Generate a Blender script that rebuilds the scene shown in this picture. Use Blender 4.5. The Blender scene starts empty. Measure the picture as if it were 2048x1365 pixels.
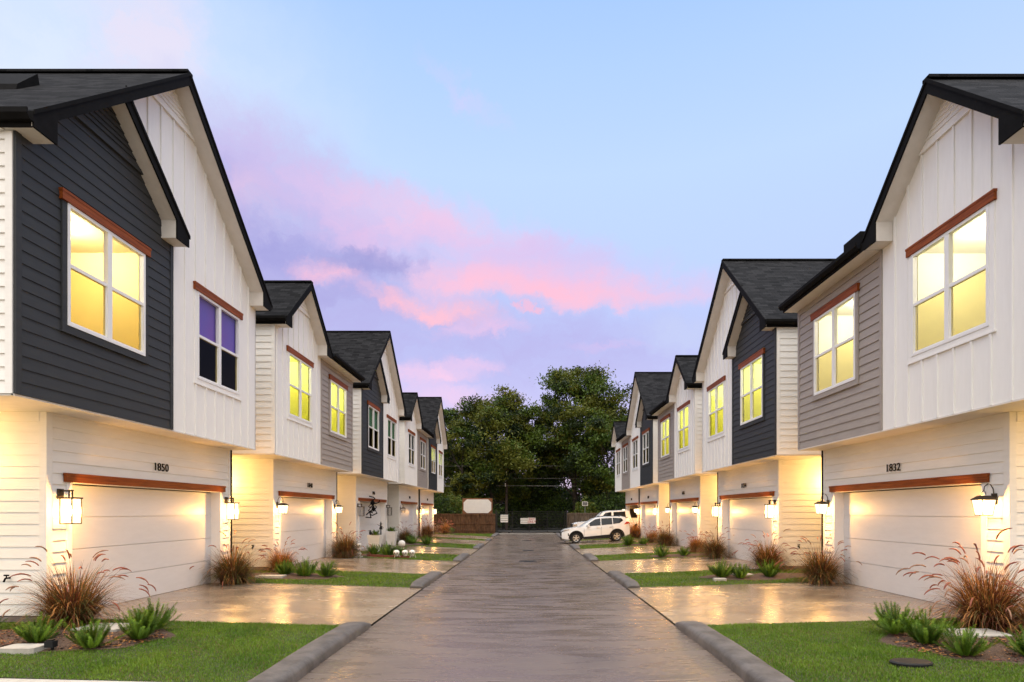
import bpy, math, random
import numpy as np
from mathutils import Vector, Matrix
random.seed(11); rng = np.random.default_rng(11)
S = bpy.context.scene; COL = S.collection
R = math.radians

# ------------------------------------------------------------------ camera
cam = bpy.data.cameras.new('camera'); camo = bpy.data.objects.new('camera', cam); COL.objects.link(camo)
camo.location = (0, 0, 1.93); camo.rotation_euler = (R(90), 0, 0)
cam.sensor_width = 36; cam.lens = 1130/2048*36
cam.shift_x = -(1056-1024)/2048; cam.shift_y = (1024-682.5)/2048
cam.clip_end = 3000; cam.clip_start = .05
S.camera = camo
S.render.resolution_x = 1024; S.render.resolution_y = 682
# ------------------------------------------------------------------ view
S.view_settings.view_transform = 'Standard'; S.view_settings.look = 'None'
S.view_settings.exposure = 0; S.view_settings.gamma = 1
S.render.engine = 'CYCLES'
S.cycles.use_denoising = True
S.cycles.sample_clamp_indirect = 4; S.cycles.sample_clamp_direct = 40
S.cycles.max_bounces = 6; S.cycles.transparent_max_bounces = 12
S.cycles.use_light_tree = True
S.cycles.caustics_reflective = False; S.cycles.caustics_refractive = False

def lin(c):
    return tuple((x/255/12.92 if x/255 <= .04045 else ((x/255+.055)/1.055)**2.4) for x in c)

# ------------------------------------------------------------------ world: dusk sky with lit clouds
W = bpy.data.worlds.new('World'); S.world = W; W.use_nodes = True
nt = W.node_tree; nt.nodes.clear()
class NT:
    def __init__(s, t): s.t = t
    def n(s, typ, ins=None, **kw):
        nd = s.t.nodes.new(typ)
        for k, v in kw.items(): setattr(nd, k, v)
        for k, v in (ins or {}).items(): s.set(nd.inputs[k], v)
        return nd
    def set(s, sock, v):
        if isinstance(v, bpy.types.NodeSocket): s.t.links.new(v, sock)
        else: sock.default_value = v
    def m(s, op, a, b=0.0, c=0.0, clamp=False):
        nd = s.t.nodes.new('ShaderNodeMath'); nd.operation = op; nd.use_clamp = clamp
        s.set(nd.inputs[0], a); s.set(nd.inputs[1], b); s.set(nd.inputs[2], c); return nd.outputs[0]
    def mr(s, v, a, b, c=0., d=1., smooth=False):
        nd = s.t.nodes.new('ShaderNodeMapRange'); nd.clamp = True
        if smooth: nd.interpolation_type = 'SMOOTHSTEP'
        for i, x in enumerate((v, a, b, c, d)): s.set(nd.inputs[i], x)
        return nd.outputs[0]
    def mix(s, f, a, b, bt='MIX'):
        nd = s.t.nodes.new('ShaderNodeMix'); nd.data_type = 'RGBA'; nd.blend_type = bt
        s.set(nd.inputs[0], f)
        for i, x in ((6, a), (7, b)):
            s.set(nd.inputs[i], x if isinstance(x, bpy.types.NodeSocket) else (*x, 1) if len(x) == 3 else x)
        return nd.outputs[2]
    def noise(s, vec, scale, detail=4, rough=.5, dist=0., col=False):
        nd = s.n('ShaderNodeTexNoise'); nd.inputs['Scale'].default_value = scale; nd.inputs['Detail'].default_value = detail
        nd.inputs['Roughness'].default_value = rough; nd.inputs['Distortion'].default_value = dist
        if vec is not None: s.t.links.new(vec, nd.inputs['Vector'])
        return nd.outputs['Color' if col else 'Fac']
w = NT(nt)
tc = w.n('ShaderNodeTexCoord').outputs['Generated']
sep = w.n('ShaderNodeSeparateXYZ', {0: tc})
az = w.m('ARCTAN2', sep.outputs[0], sep.outputs[1]); el = w.m('ARCSINE', sep.outputs[2])
uv = w.n('ShaderNodeCombineXYZ', {0: az, 1: el, 2: 0.0}).outputs[0]
ramp = w.n('ShaderNodeValToRGB', {0: w.m('DIVIDE', el, 1.5708)})
cr = ramp.color_ramp
stops = [(0, (206, 184, 226)), (.10, (192, 180, 234)), (.18, (182, 188, 240)), (.25, (186, 204, 248)), (.34, (188, 212, 250)), (.42, (176, 206, 252)), (.50, (160, 196, 252)), (1, (140, 180, 248))]
while len(cr.elements) < len(stops): cr.elements.new(.5)
for e, (p, c) in zip(cr.elements, stops): e.position = p; e.color = (*lin(c), 1)
colr = ramp.outputs[0]
nz = w.noise(uv, 6.5, 8, .68, 0, True)
off = w.n('ShaderNodeVectorMath', {0: nz, 1: (.5, .5, .5)}, operation='SUBTRACT').outputs[0]
off = w.n('ShaderNodeVectorMath', {0: off, 1: (.22, .105, 0)}, operation='MULTIPLY').outputs[0]
uvw = w.n('ShaderNodeVectorMath', {0: uv, 1: off}, operation='ADD').outputs[0]
fz = w.n('ShaderNodeVectorMath', {0: w.noise(uvw, 24, 6, .6, 0, True), 1: (.5, .5, .5)}, operation='SUBTRACT').outputs[0]
uvw = w.n('ShaderNodeVectorMath', {0: uvw, 1: w.n('ShaderNodeVectorMath', {0: fz, 1: (.07, .035, 0)}, operation='MULTIPLY').outputs[0]}, operation='ADD').outputs[0]
wisp = w.mr(w.noise(w.n('ShaderNodeMapping', {'Vector': uvw, 'Scale': (1, 1.9, 1)}).outputs[0], 9, 9, .66), .38, .57)
def azel(px, py):
    u = (px-1056)/1130; v = (1024-py)/1130
    return math.atan(u), math.atan(v/math.sqrt(1+u*u))
def blob(px, py, rx, ry, rot, col, strength, soft=.35, wamt=.5):
    global colr
    a, e = azel(px, py)
    mp = w.n('ShaderNodeMapping', {'Vector': uvw, 'Location': (a, e, 0), 'Rotation': (0, 0, R(rot)), 'Scale': (rx/1130, ry/1130, 1)}, vector_type='TEXTURE')
    d = w.n('ShaderNodeVectorMath', {0: mp.outputs[0]}, operation='LENGTH').outputs['Value']
    f = w.mr(d, 1.0, soft, 0., strength, True)
    f = w.m('MULTIPLY', f, w.m('MULTIPLY_ADD', wisp, wamt, 1-wamt))
    colr = w.mix(f, colr, lin(col))
blob(120, 200, 620, 380, 0, (226, 234, 250), .85, 0, .15)
blob(300, 60, 130, 110, -40, (240, 220, 236), .6, 0, .5)
blob(930, 195, 150, 26, -28, (208, 204, 242), .6, 0, .5)
blob(560, 480, 400, 210, -12, (172, 160, 218), .9, .35, .25)
blob(1000, 690, 580, 125, -2, (176, 164, 222), .8, .2, .4)
blob(660, 390, 380, 90, -18, (208, 188, 232), .85, .1, .5)
blob(1000, 520, 420, 90, -6, (206, 182, 230), .6, .0, .4)
blob(500, 400, 90, 60, 0, (222, 190, 224), .7, .1, .5)
blob(880, 445, 380, 66, -9, (236, 192, 224), .9, .05, .5)
blob(1080, 500, 300, 50, -6, (214, 186, 230), .75, .1, .4)
blob(720, 470, 130, 50, -20, (222, 184, 224), .75, .1, .5)
blob(540, 490, 120, 50, -10, (156, 148, 212), .8, .2, .4)
blob(480, 640, 220, 90, 0, (178, 166, 222), .6, .2, .3)
blob(650, 535, 90, 28, 0, (248, 184, 208), .95, .1, .55)
blob(1130, 565, 400, 50, -4, (240, 184, 216), .9, .1, .35)
blob(1120, 588, 360, 30, -3, (252, 182, 204), .9, .05, .35)
blob(850, 612, 190, 30, -8, (254, 182, 198), .95, .1, .45)
blob(930, 565, 130, 50, 0, (250, 184, 208), .9, .1, .4)
blob(745, 522, 140, 36, 0, (152, 144, 206), .9, .3, .45)
blob(600, 580, 130, 30, 0, (160, 150, 212), .7, .2, .4)
blob(1045, 621, 42, 11, 0, (250, 176, 200), .85, .3, .3)
blob(960, 660, 130, 22, 4, (232, 184, 220), .75, .1, .5)
blob(1200, 690, 120, 12, 0, (204, 176, 226), .7, .1, .5)
blob(860, 752, 150, 34, 8, (240, 190, 224), .9, .1, .45)
blob(940, 730, 90, 24, 0, (228, 186, 226), .8, .1, .45)
blob(900, 800, 200, 34, 0, (238, 190, 226), .7, .1, .4)
blob(1370, 660, 150, 55, 0, (190, 196, 236), .8, .1, .4)
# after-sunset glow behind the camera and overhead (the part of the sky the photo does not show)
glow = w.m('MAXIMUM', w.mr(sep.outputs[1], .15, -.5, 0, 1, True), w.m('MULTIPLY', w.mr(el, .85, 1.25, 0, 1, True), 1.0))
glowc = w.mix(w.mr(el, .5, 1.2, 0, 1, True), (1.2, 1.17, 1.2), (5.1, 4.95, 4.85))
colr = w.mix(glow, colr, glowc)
skyt = w.n('ShaderNodeTexSky', sky_type='NISHITA'); skyt.sun_disc = False
skyt.sun_elevation = R(4); skyt.sun_rotation = R(180)
bg1 = w.n('ShaderNodeBackground', {0: skyt.outputs[0], 1: 0.05})
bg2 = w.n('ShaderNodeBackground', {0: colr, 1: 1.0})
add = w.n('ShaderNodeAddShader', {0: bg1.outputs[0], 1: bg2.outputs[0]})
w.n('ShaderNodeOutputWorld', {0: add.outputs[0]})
# soft last light from behind the camera
sl = bpy.data.lights.new('sun', 'SUN'); sl.energy = .3; sl.angle = R(50); sl.color = (1, .93, .86)
so = bpy.data.objects.new('sun', sl); COL.objects.link(so); so.rotation_euler = (R(48), 0, 0)

# ------------------------------------------------------------------ materials
def newmat(name):
    m = bpy.data.materials.new(name); m.use_nodes = True; m.node_tree.nodes.clear()
    return m, NT(m.node_tree)
def surf(name, c1, c2=None, nscale=3., rough=.6, bump=.0, bscale=40., stretch=(1, 1, 1), spec=.4, metallic=0., detail=5, lo=.35, hi=.65, bdist=.01, coat=0.):
    m, t = newmat(name); c2 = c2 or tuple(x*.85 for x in c1)
    co = t.n('ShaderNodeTexCoord').outputs['Object']
    mp = t.n('ShaderNodeMapping', {'Vector': co, 'Scale': stretch}).outputs[0]
    f = t.mr(t.noise(mp, nscale, detail, .6), lo, hi)
    b = t.n('ShaderNodeBsdfPrincipled', {'Base Color': t.mix(f, c1, c2), 'Roughness': rough, 'Metallic': metallic, 'Specular IOR Level': spec, 'Coat Weight': coat})
    if bump:
        bn = t.n('ShaderNodeBump', {'Strength': bump, 'Distance': bdist, 'Height': t.noise(mp, bscale, 4, .6)})
        t.set(b.inputs['Normal'], bn.outputs[0])
    t.n('ShaderNodeOutputMaterial', {0: b.outputs[0]})
    return m
def emit(name, col, st):
    m, t = newmat(name)
    e = t.n('ShaderNodeEmission', {0: (*col, 1), 1: st}); t.n('ShaderNodeOutputMaterial', {0: e.outputs[0]}); return m

M = {}
M['white'] = surf('white_paint', (.81, .78, .72), (.77, .74, .68), 2.5, .5, .15, 9, (1, 1, 6), bdist=.004)
M['bb'] = surf('white_board_paint', (.83, .81, .77), (.80, .78, .74), 2, .5, .12, 9, (6, 6, 1), bdist=.002)
M['trim'] = surf('white_trim', (.80, .79, .77), (.76, .75, .73), 3, .45, .1, 30)
M['dark'] = surf('charcoal_siding', (.043, .045, .047), (.037, .039, .041), 2, .55, .25, 9, (1, 1, 6), bdist=.003, spec=.15)
M['grey'] = surf('taupe_siding', (.34, .295, .255), (.30, .26, .225), 2, .55, .25, 9, (1, 1, 6), bdist=.004)
M['blk'] = surf('black_trim', (.0065, .006, .0055), (.009, .0085, .008), 6, .75, .1, 40, spec=.06)
M['metal'] = surf('bronze_metal', (.03, .024, .018), (.05, .035, .022), 20, .4, .0, metallic=.3)
M['soffit'] = surf('soffit_board', (.72, .68, .62), (.66, .62, .56), 4, .6, .15, 60)
M['door'] = surf('garage_door_paint', (.68, .675, .67), (.65, .645, .64), 1.5, .38, .35, 25, (1, 2, 8), bdist=.003)
M['found'] = surf('foundation_concrete', (.20, .17, .15), (.12, .10, .09), 5, .85, .5, 30)
M['kerb'] = surf('kerb_concrete', (.115, .100, .090), (.060, .052, .046), 3.5, .75, .6, 26, detail=8)
M['mulch'] = surf('mulch', (.055, .032, .02), (.12, .075, .05), 30, .9, 1., 45, bdist=.03, detail=8)
M['soil'] = surf('turf_soil', (.035, .05, .018), (.06, .06, .025), 8, .95, .8, 60)
M['slab'] = surf('pale_slab', (.45, .42, .36), (.36, .33, .28), 8, .8, .3, 50)
M['base'] = surf('earth', (.04, .04, .025), (.06, .055, .035), 2, .95, .5, 20)
M['asph'] = surf('asphalt', (.06, .058, .056), (.08, .075, .07), 3, .8, .4, 60)
M['tyre'] = surf('tyre_rubber', (.012, .012, .012), (.02, .02, .02), 10, .8)
M['rim'] = surf('alloy_rim', (.45, .44, .42), (.5, .49, .47), 10, .3, metallic=.8)
M['carw'] = surf('white_car_paint', (.74, .74, .73), (.72, .72, .71), 2, .25, coat=.6)
M['carg'] = surf('car_glass', (.008, .010, .012), (.014, .016, .018), 3, .08, spec=.35)
M['clad'] = surf('black_cladding', (.012, .012, .012), (.018, .018, .018), 10, .6, spec=.2)
M['red'] = surf('red_lens', (.45, .02, .015), (.35, .015, .01), 10, .2)
M['chrome'] = surf('chrome', (.5, .5, .5), (.35, .35, .36), 30, .25, metallic=.9)
M['bone'] = surf('white_resin', (.78, .76, .70), (.66, .63, .57), 10, .5)
M['sockets'] = surf('dark_hollow', (.02, .018, .015), None, 10, .9)
M['cer'] = surf('white_ceramic', (.76, .75, .72), (.7, .69, .66), 4, .35)
M['signw'] = surf('sign_white', (.62, .60, .56), (.58, .56, .52), 4, .5)
M['signr'] = surf('sign_red', (.35, .02, .02), (.3, .02, .02), 4, .5)
M['signg'] = surf('sign_grey_line', (.12, .115, .11), None, 4, .5)
M['brick'] = surf('edging_brick', (.20, .06, .035), (.12, .035, .02), 18, .8, .5, 50)
M['wire'] = surf('cable', (.16, .15, .15), (.22, .21, .20), 5, .6)
M['pole'] = surf('pole_wood', (.035, .022, .016), (.05, .032, .022), 8, .9, .5, 30, (1, 1, .2))

def wood(name, c1, c2, axis=1, rough=.5, sc=9.):
    st = [sc*1.55]*3; st[axis] = .7
    m, t = newmat(name)
    co = t.n('ShaderNodeTexCoord').outputs['Object']
    mp = t.n('ShaderNodeMapping', {'Vector': co, 'Scale': tuple(st)}).outputs[0]
    f = t.mr(t.noise(mp, 2.2, 6, .65, .6), .35, .68)
    b = t.n('ShaderNodeBsdfPrincipled', {'Base Color': t.mix(f, c1, c2), 'Roughness': rough, 'Specular IOR Level': .15})
    bn = t.n('ShaderNodeBump', {'Strength': .4, 'Distance': .004, 'Height': f}); t.set(b.inputs['Normal'], bn.outputs[0])
    t.n('ShaderNodeOutputMaterial', {0: b.outputs[0]}); return m
M['cedar'] = wood('stained_cedar', (.30, .075, .014), (.13, .028, .006), 1)
M['fence'] = wood('fence_wood', (.15, .078, .042), (.028, .015, .009), 2, .85, 2.6)
M['fenceg'] = wood('weathered_fence', (.16, .12, .09), (.05, .036, .028), 2, .85, 2.6)
M['frame'] = wood('sign_frame_wood', (.20, .09, .045), (.13, .055, .025), 0, .7)

def roofmat():
    m, t = newmat('asphalt_shingles')
    uv = t.n('ShaderNodeUVMap').outputs[0]
    br = t.n('ShaderNodeTexBrick', {'Vector': uv, 'Scale': 1.0, 'Color1': (0, 0, 0, 1), 'Color2': (1, 1, 1, 1), 'Mortar': (0, 0, 0, 1), 'Mortar Size': .006, 'Brick Width': .33, 'Row Height': .14, 'Bias': 0.})
    br.offset = .37; br.offset_frequency = 2
    n1 = t.noise(uv, 1.6, 3, .5); n2 = t.noise(uv, 60, 3, .6)
    f = t.m('ADD', t.m('MULTIPLY', br.outputs['Color'], .55), t.m('MULTIPLY', n1, .35))
    f = t.m('ADD', f, t.m('MULTIPLY', n2, .25), clamp=True)
    c = t.mix(t.mr(f, .2, .9), (.001, .001, .0011), (.024, .0235, .0245))
    # course butt: saw tooth height along the slope
    sp = t.n('ShaderNodeSeparateXYZ', {0: uv})
    saw = t.m('FRACT', t.m('DIVIDE', sp.outputs[1], .14))
    h = t.m('ADD', t.m('MULTIPLY', saw, -1.), t.m('MULTIPLY', br.outputs['Color'], .4))
    h = t.m('ADD', h, t.m('MULTIPLY', n2, .3))
    bn = t.n('ShaderNodeBump', {'Strength': 1.0, 'Distance': .02, 'Height': h})
    b = t.n('ShaderNodeBsdfPrincipled', {'Base Color': c, 'Roughness': .9, 'Specular IOR Level': .10, 'Normal': bn.outputs[0]})
    t.n('ShaderNodeOutputMaterial', {0: b.outputs[0]}); return m
M['roof'] = roofmat()

def concrete(name, c1, c2, cstain, wet, axis, broom=.5):
    """broom-finished, partly wet concrete; broom lines run across `axis`"""
    m, t = newmat(name)
    co = t.n('ShaderNodeTexCoord').outputs['Object']
    big = t.noise(co, .55, 6, .62, .4)
    st = (.5, 2.3, 1) if axis == 'x' else (.7, 1.0, 1)
    mp = t.n('ShaderNodeMapping', {'Vector': co, 'Scale': st}).outputs[0]
    mid = t.noise(mp, 1.7, 8, .62, .5) if axis == 'x' else t.noise(mp, 1.1, 5, .52, 0.)
    fine = t.noise(co, 70, 4, .6)
    f = t.mr(t.m('ADD', t.m('MULTIPLY', mid, .7), t.m('MULTIPLY', big, .3)), *((.34, .66) if axis == 'x' else (.28, .72)))
    c = t.mix(f, c1, c2)
    if axis == 'x':
        tm = t.n('ShaderNodeMapping', {'Vector': co, 'Scale': (.9, 7.5, 1)}).outputs[0]
        c = t.mix(t.mr(t.noise(tm, 1.0, 7, .6, .6), .60, .78, 0., .38), c, (.040, .031, .027))
        sx_ = t.n('ShaderNodeSeparateXYZ', {0: co}).outputs[0]
        c = t.mix(t.mr(t.m('ABSOLUTE', sx_), .2, 2.4, .75, 0.), c, c2)
    st2 = t.mr(t.noise(co, .35, 5, .6), .5, .68)
    c = t.mix(t.m('MULTIPLY', st2, .6), c, cstain)
    c = t.mix(t.mr(fine, .35, .7, 0., .22), c, tuple(x*.55 for x in c1))
    bst = (2.5, 55, 1) if axis == 'x' else (55, 3, 1)
    bm = t.n('ShaderNodeMapping', {'Vector': co, 'Scale': bst}).outputs[0]
    bl = t.noise(bm, 1.0, 4, .6)
    pud = t.mr(mid, .40, .60) if axis == 'x' else t.mr(mid, .30, .70)
    r = t.mr(pud, 0, 1, .34 if wet > .5 else .40, .11 if wet > .5 else .17)
    hgt = t.m('ADD', t.m('MULTIPLY', bl, broom), t.m('MULTIPLY', fine, .35))
    hgt = t.m('ADD', hgt, t.m('MULTIPLY', t.noise(co, 9, 5, .6), .3 if axis == 'x' else .05))
    bn = t.n('ShaderNodeBump', {'Strength': .5, 'Distance': .004 if wet > .5 else .006, 'Height': hgt})
    b = t.n('ShaderNodeBsdfPrincipled', {'Base Color': c, 'Roughness': r, 'Specular IOR Level': .5, 'Normal': bn.outputs[0]})
    t.n('ShaderNodeOutputMaterial', {0: b.outputs[0]}); return m
M['road'] = concrete('road_concrete', (.175, .128, .094), (.112, .086, .070), (.062, .050, .045), .4, 'x', .55)
M['drive'] = concrete('driveway_concrete', (.31, .235, .16), (.19, .135, .088), (.14, .092, .055), .8, 'y', .35)

def glass(name, tint=(1, 1, 1), gl=.10):
    m, t = newmat(name)
    tr = t.n('ShaderNodeBsdfTransparent', {0: (*tint, 1)}); g = t.n('ShaderNodeBsdfGlossy', {0: (1, 1, 1, 1), 1: .03})
    lw = t.n('ShaderNodeLayerWeight', {0: .35})
    f = t.mr(lw.outputs['Fresnel'], 0, 1, gl*.3, gl*2.2)
    mx = t.n('ShaderNodeMixShader', {0: f, 1: tr.outputs[0], 2: g.outputs[0]})
    t.n('ShaderNodeOutputMaterial', {0: mx.outputs[0]}); return m
M['glass'] = glass('window_glass'); M['screen'] = glass('screened_glass', (.74, .67, .42), .03)
M['lglass0'] = glass('lantern_glass', (.9, .9, .9), .15)
def lampglass():
    m, t = newmat('lit_lantern_glass')
    tr = t.n('ShaderNodeBsdfTransparent', {0: (1, .95, .85, 1)}); e = t.n('ShaderNodeEmission', {0: (1, .84, .52, 1), 1: 5.})
    mx = t.n('ShaderNodeMixShader', {0: .3, 1: tr.outputs[0], 2: e.outputs[0]})
    t.n('ShaderNodeOutputMaterial', {0: mx.outputs[0]}); return m
M['lglass'] = lampglass()
M['bulb'] = emit('lamp_bulb', (1, .88, .62), 45.); M['bulb0'] = surf('unlit_bulb', (.6, .58, .5))
M['disc'] = emit('ceiling_lamp', (1, .93, .75), 14.)
def roommat(name, c):
    return surf(name, c, tuple(x*.93 for x in c), 1.2, .8, .1, 30)
ROOM = {'gold': ('room_gold', (.84, .70, .34)), 'cream': ('room_cream', (.84, .80, .56)), 'lime': ('room_lime', (.80, .82, .24)), 'off': ('room_dark', (.10, .10, .11))}
for k, (n_, c_) in ROOM.items(): M['r_'+k] = roommat(n_, c_)
M['bl_violet'] = surf('violet_blind', (.10, .06, .42), (.14, .05, .36), .8, .5)
M['bl_green'] = surf('green_blind', (.015, .10, .03), (.03, .16, .05), 1.5, .6, stretch=(1, 8, .3))

M['bl_dark'] = surf('dark_blind', (.03, .035, .035), None, 1.5, .7)

def leafmat(name, c1, c2, sc=.6, rough=.55, tr=.25):
    m, t = newmat(name)
    co = t.n('ShaderNodeTexCoord').outputs['Object']
    f = t.mr(t.noise(co, sc, 4, .6), .35, .65)
    oi = t.noise(co, sc*14, 2, .5)
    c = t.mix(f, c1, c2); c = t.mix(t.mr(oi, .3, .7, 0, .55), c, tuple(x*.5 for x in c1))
    b = t.n('ShaderNodeBsdfPrincipled', {'Base Color': c, 'Roughness': rough, 'Specular IOR Level': .3})
    tl = t.n('ShaderNodeBsdfTranslucent', {0: c})
    mx = t.n('ShaderNodeMixShader', {0: tr, 1: b.outputs[0], 2: tl.outputs[0]})
    t.n('ShaderNodeOutputMaterial', {0: mx.outputs[0]}); return m
M['bl_lime'] = leafmat('lime_blind', (.75, .80, .08), (.65, .72, .06), .3, .7, .8)
M['bl_tan'] = leafmat('tan_blind', (.30, .22, .08), (.36, .28, .10), .3, .7, .5)
M['leafa'] = leafmat('leaf_olive', (.150, .150, .013), (.088, .115, .011), .25)
M['leafb'] = leafmat('leaf_green', (.056, .110, .010), (.100, .140, .013), .25)
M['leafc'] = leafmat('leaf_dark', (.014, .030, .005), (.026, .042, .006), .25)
M['bark'] = surf('bark', (.06, .045, .035), (.035, .028, .022), 12, .9, .8, 30, (1, 1, .3), bdist=.03)
M['turf1'] = leafmat('grass_blade', (.165, .270, .014), (.070, .165, .008), 1.1)
M['turf2'] = leafmat('grass_blade_pale', (.20, .31, .04), (.13, .23, .025), 1.1)
M['turf3'] = leafmat('grass_blade_dry', (.24, .18, .08), (.18, .14, .06), 1.1)
M['fern'] = leafmat('fern_needles', (.080, .165, .008), (.125, .225, .010), 3)
M['fernl'] = leafmat('fern_needles_light', (.22, .36, .02), (.16, .28, .015), 3)
M['fg_green'] = leafmat('arching_blade_green', (.10, .105, .028), (.13, .115, .035), 4)
M['fg_brown'] = leafmat('arching_blade_russet', (.19, .062, .028), (.11, .036, .018), 4)
M['fg_straw'] = leafmat('arching_blade_straw', (.55, .27, .08), (.42, .17, .05), 4)
M['plume'] = leafmat('plume', (.50, .19, .12), (.36, .11, .07), 6, .6, .4)
M['plumel'] = leafmat('pale_plume', (.50, .30, .19), (.38, .2, .12), 6)

# ------------------------------------------------------------------ mesh helpers
class MB:
    def __init__(s, P=None): s.v = []; s.f = []; s.m = []; s.uv = {}; s.P = P or (lambda a, b, c: (a, b, c))
    def poly(s, pts, mi=0, uv=None):
        i0 = len(s.v)
        for p in pts: s.v.append(s.P(*p))
        if uv: s.uv[len(s.f)] = uv
        s.f.append(tuple(range(i0, i0+len(pts)))); s.m.append(mi)
    def box(s, lo, hi, mi=0):
        x0, y0, z0 = lo; x1, y1, z1 = hi; i = len(s.v)
        for p in ((x0, y0, z0), (x1, y0, z0), (x1, y1, z0), (x0, y1, z0), (x0, y0, z1), (x1, y0, z1), (x1, y1, z1), (x0, y1, z1)): s.v.append(s.P(*p))
        for q in ((0, 3, 2, 1), (4, 5, 6, 7), (0, 1, 5, 4), (1, 2, 6, 5), (2, 3, 7, 6), (3, 0, 4, 7)):
            s.f.append(tuple(i+k for k in q)); s.m.append(mi)
    def prism(s, pts, d0, d1, mi=0):
        """polygon pts in the first two coordinates, extruded along the third"""
        n = len(pts)
        s.poly([(a, b, d0) for a, b in pts], mi); s.poly([(a, b, d1) for a, b in reversed(pts)], mi)
        for k in range(n):
            a, b = pts[k]; c, e = pts[(k+1) % n]
            s.poly([(a, b, d0), (c, e, d0), (c, e, d1), (a, b, d1)], mi)
    def tube(s, path, rad, n=8, mi=0, cap=True):
        path = [Vector(p) for p in path]; rings = []
        if not hasattr(rad, '__len__'): rad = [rad]*len(path)
        for k, p in enumerate(path):
            t = (path[min(k+1, len(path)-1)]-path[max(k-1, 0)]).normalized()
            a = t.cross(Vector((0, 0, 1)));
            if a.length < .1: a = t.cross(Vector((1, 0, 0)))
            a.normalize(); b = t.cross(a)
            i0 = len(s.v)
            for j in range(n):
                an = 2*math.pi*j/n
                q = p+(a*math.cos(an)+b*math.sin(an))*rad[k]; s.v.append(s.P(*q))
            rings.append(i0)
        for k in range(len(rings)-1):
            for j in range(n):
                s.f.append((rings[k]+j, rings[k]+(j+1) % n, rings[k+1]+(j+1) % n, rings[k+1]+j)); s.m.append(mi)
        if cap:
            s.f.append(tuple(rings[0]+j for j in range(n))); s.m.append(mi)
            s.f.append(tuple(rings[-1]+j for j in reversed(range(n)))); s.m.append(mi)
    def lathe(s, prof, cen, n=16, mi=0, sx=1, sy=1):
        rings = []
        for r, z in prof:
            i0 = len(s.v); rings.append(i0)
            for j in range(n):
                a = 2*math.pi*j/n; s.v.append(s.P(cen[0]+r*sx*math.cos(a), cen[1]+r*sy*math.sin(a), cen[2]+z))
        for k in range(len(rings)-1):
            for j in range(n):
                s.f.append((rings[k]+j, rings[k]+(j+1) % n, rings[k+1]+(j+1) % n, rings[k+1]+j)); s.m.append(mi)
        s.f.append(tuple(rings[0]+j for j in reversed(range(n)))); s.m.append(mi)
        s.f.append(tuple(rings[-1]+j for j in range(n))); s.m.append(mi)
    def build(s, name, mats, parent=None, org=(0, 0, 0), smooth=False):
        me = bpy.data.meshes.new(name)
        o_ = Vector(ORG.get(parent.name, (0, 0, 0)) if parent else org)
        me.from_pydata([Vector(v)-o_ for v in s.v], [], s.f)
        if not isinstance(mats, (list, tuple)): mats = [mats]
        for m in mats: me.materials.append(m)
        me.polygons.foreach_set('material_index', s.m)
        if s.uv:
            ul = me.uv_layers.new(name='UVMap')
            for fi, uvs in s.uv.items():
                for li, q in zip(me.polygons[fi].loop_indices, uvs): ul.data[li].uv = q
        if smooth: me.polygons.foreach_set('use_smooth', [True]*len(me.polygons))
        me.update()
        o = bpy.data.objects.new(name, me); COL.objects.link(o)
        if parent: o.parent = parent; ORG[o.name] = tuple(o_)
        else: o.location = org; ORG[o.name] = tuple(org)
        return o
ORG = {}
def text_mesh(cv):
    t = bpy.data.objects.new('lettering', cv); me = bpy.data.meshes.new_from_object(t); bpy.data.objects.remove(t); me.name = 'lettering'; return me
def empty(name, loc):
    o = bpy.data.objects.new(name, None); COL.objects.link(o); o.location = loc; o.empty_display_size = .2
    ORG[o.name] = tuple(loc); return o
def tag(o, label=None, cat=None, group=None, kind=None):
    if label: o['label'] = label
    if cat: o['category'] = cat
    if group: o['group'] = group
    if kind: o['kind'] = kind
    return o
def npmesh(name, V, F, mats, mi=None, smooth=False):
    me = bpy.data.meshes.new(name); V = np.asarray(V, np.float32); F = np.asarray(F, np.int32)
    me.vertices.add(len(V)); me.vertices.foreach_set('co', V.ravel())
    k = F.shape[1]; me.loops.add(F.size); me.loops.foreach_set('vertex_index', F.ravel())
    me.polygons.add(len(F)); me.polygons.foreach_set('loop_start', np.arange(len(F), dtype=np.int32)*k)
    for m in (mats if isinstance(mats, (list, tuple)) else [mats]): me.materials.append(m)
    if mi is not None: me.polygons.foreach_set('material_index', np.asarray(mi, np.int32))
    if smooth: me.polygons.foreach_set('use_smooth', np.ones(len(F), bool))
    me.update(calc_edges=True); me.validate(); return me
def npobj(name, me, parent=None, loc=(0, 0, 0)):
    o = bpy.data.objects.new(name, me); COL.objects.link(o); o.location = loc
    if parent: o.parent = parent
    return o

# ------------------------------------------------------------------ terrain
KX = {-1: 0., 1: -.16}             # the right kerb line sits a little closer
WO, WG, WR = 7.7, 8.4, 7.3          # |X| of upper wall, garage wall, roof edge
HO = 3.70                           # underside of the upper floor
def g(x, y):
    a = abs(x); r = -.15-.13*min(max((y-12)/23, 0), 1)
    if a < 2.8: return r-.04*(1-a/2.8)
    t = min((a-2.8)/5.6, 1); s = 1-min(max((y-52)/4, 0), 1)
    return r*(1-t*s)
def sheet(name, xs, ys, dz, mat, jitter=0):
    V = []; F = []
    for y in ys:
        for x in xs: V.append((x, y, g(x, y)+dz))
    n = len(xs)
    for j in range(len(ys)-1):
        for i in range(n-1): F.append((j*n+i, j*n+i+1, (j+1)*n+i+1, (j+1)*n+i))
    me = npmesh(name, V, F, mat); return npobj(name, me)
def lsp(a, b, step): return list(np.linspace(a, b, max(2, int(math.ceil(abs(b-a)/step))+1)))
ybase = [-400, -30] + lsp(-2, 64, 1.) + [100, 400, 1500]
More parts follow.
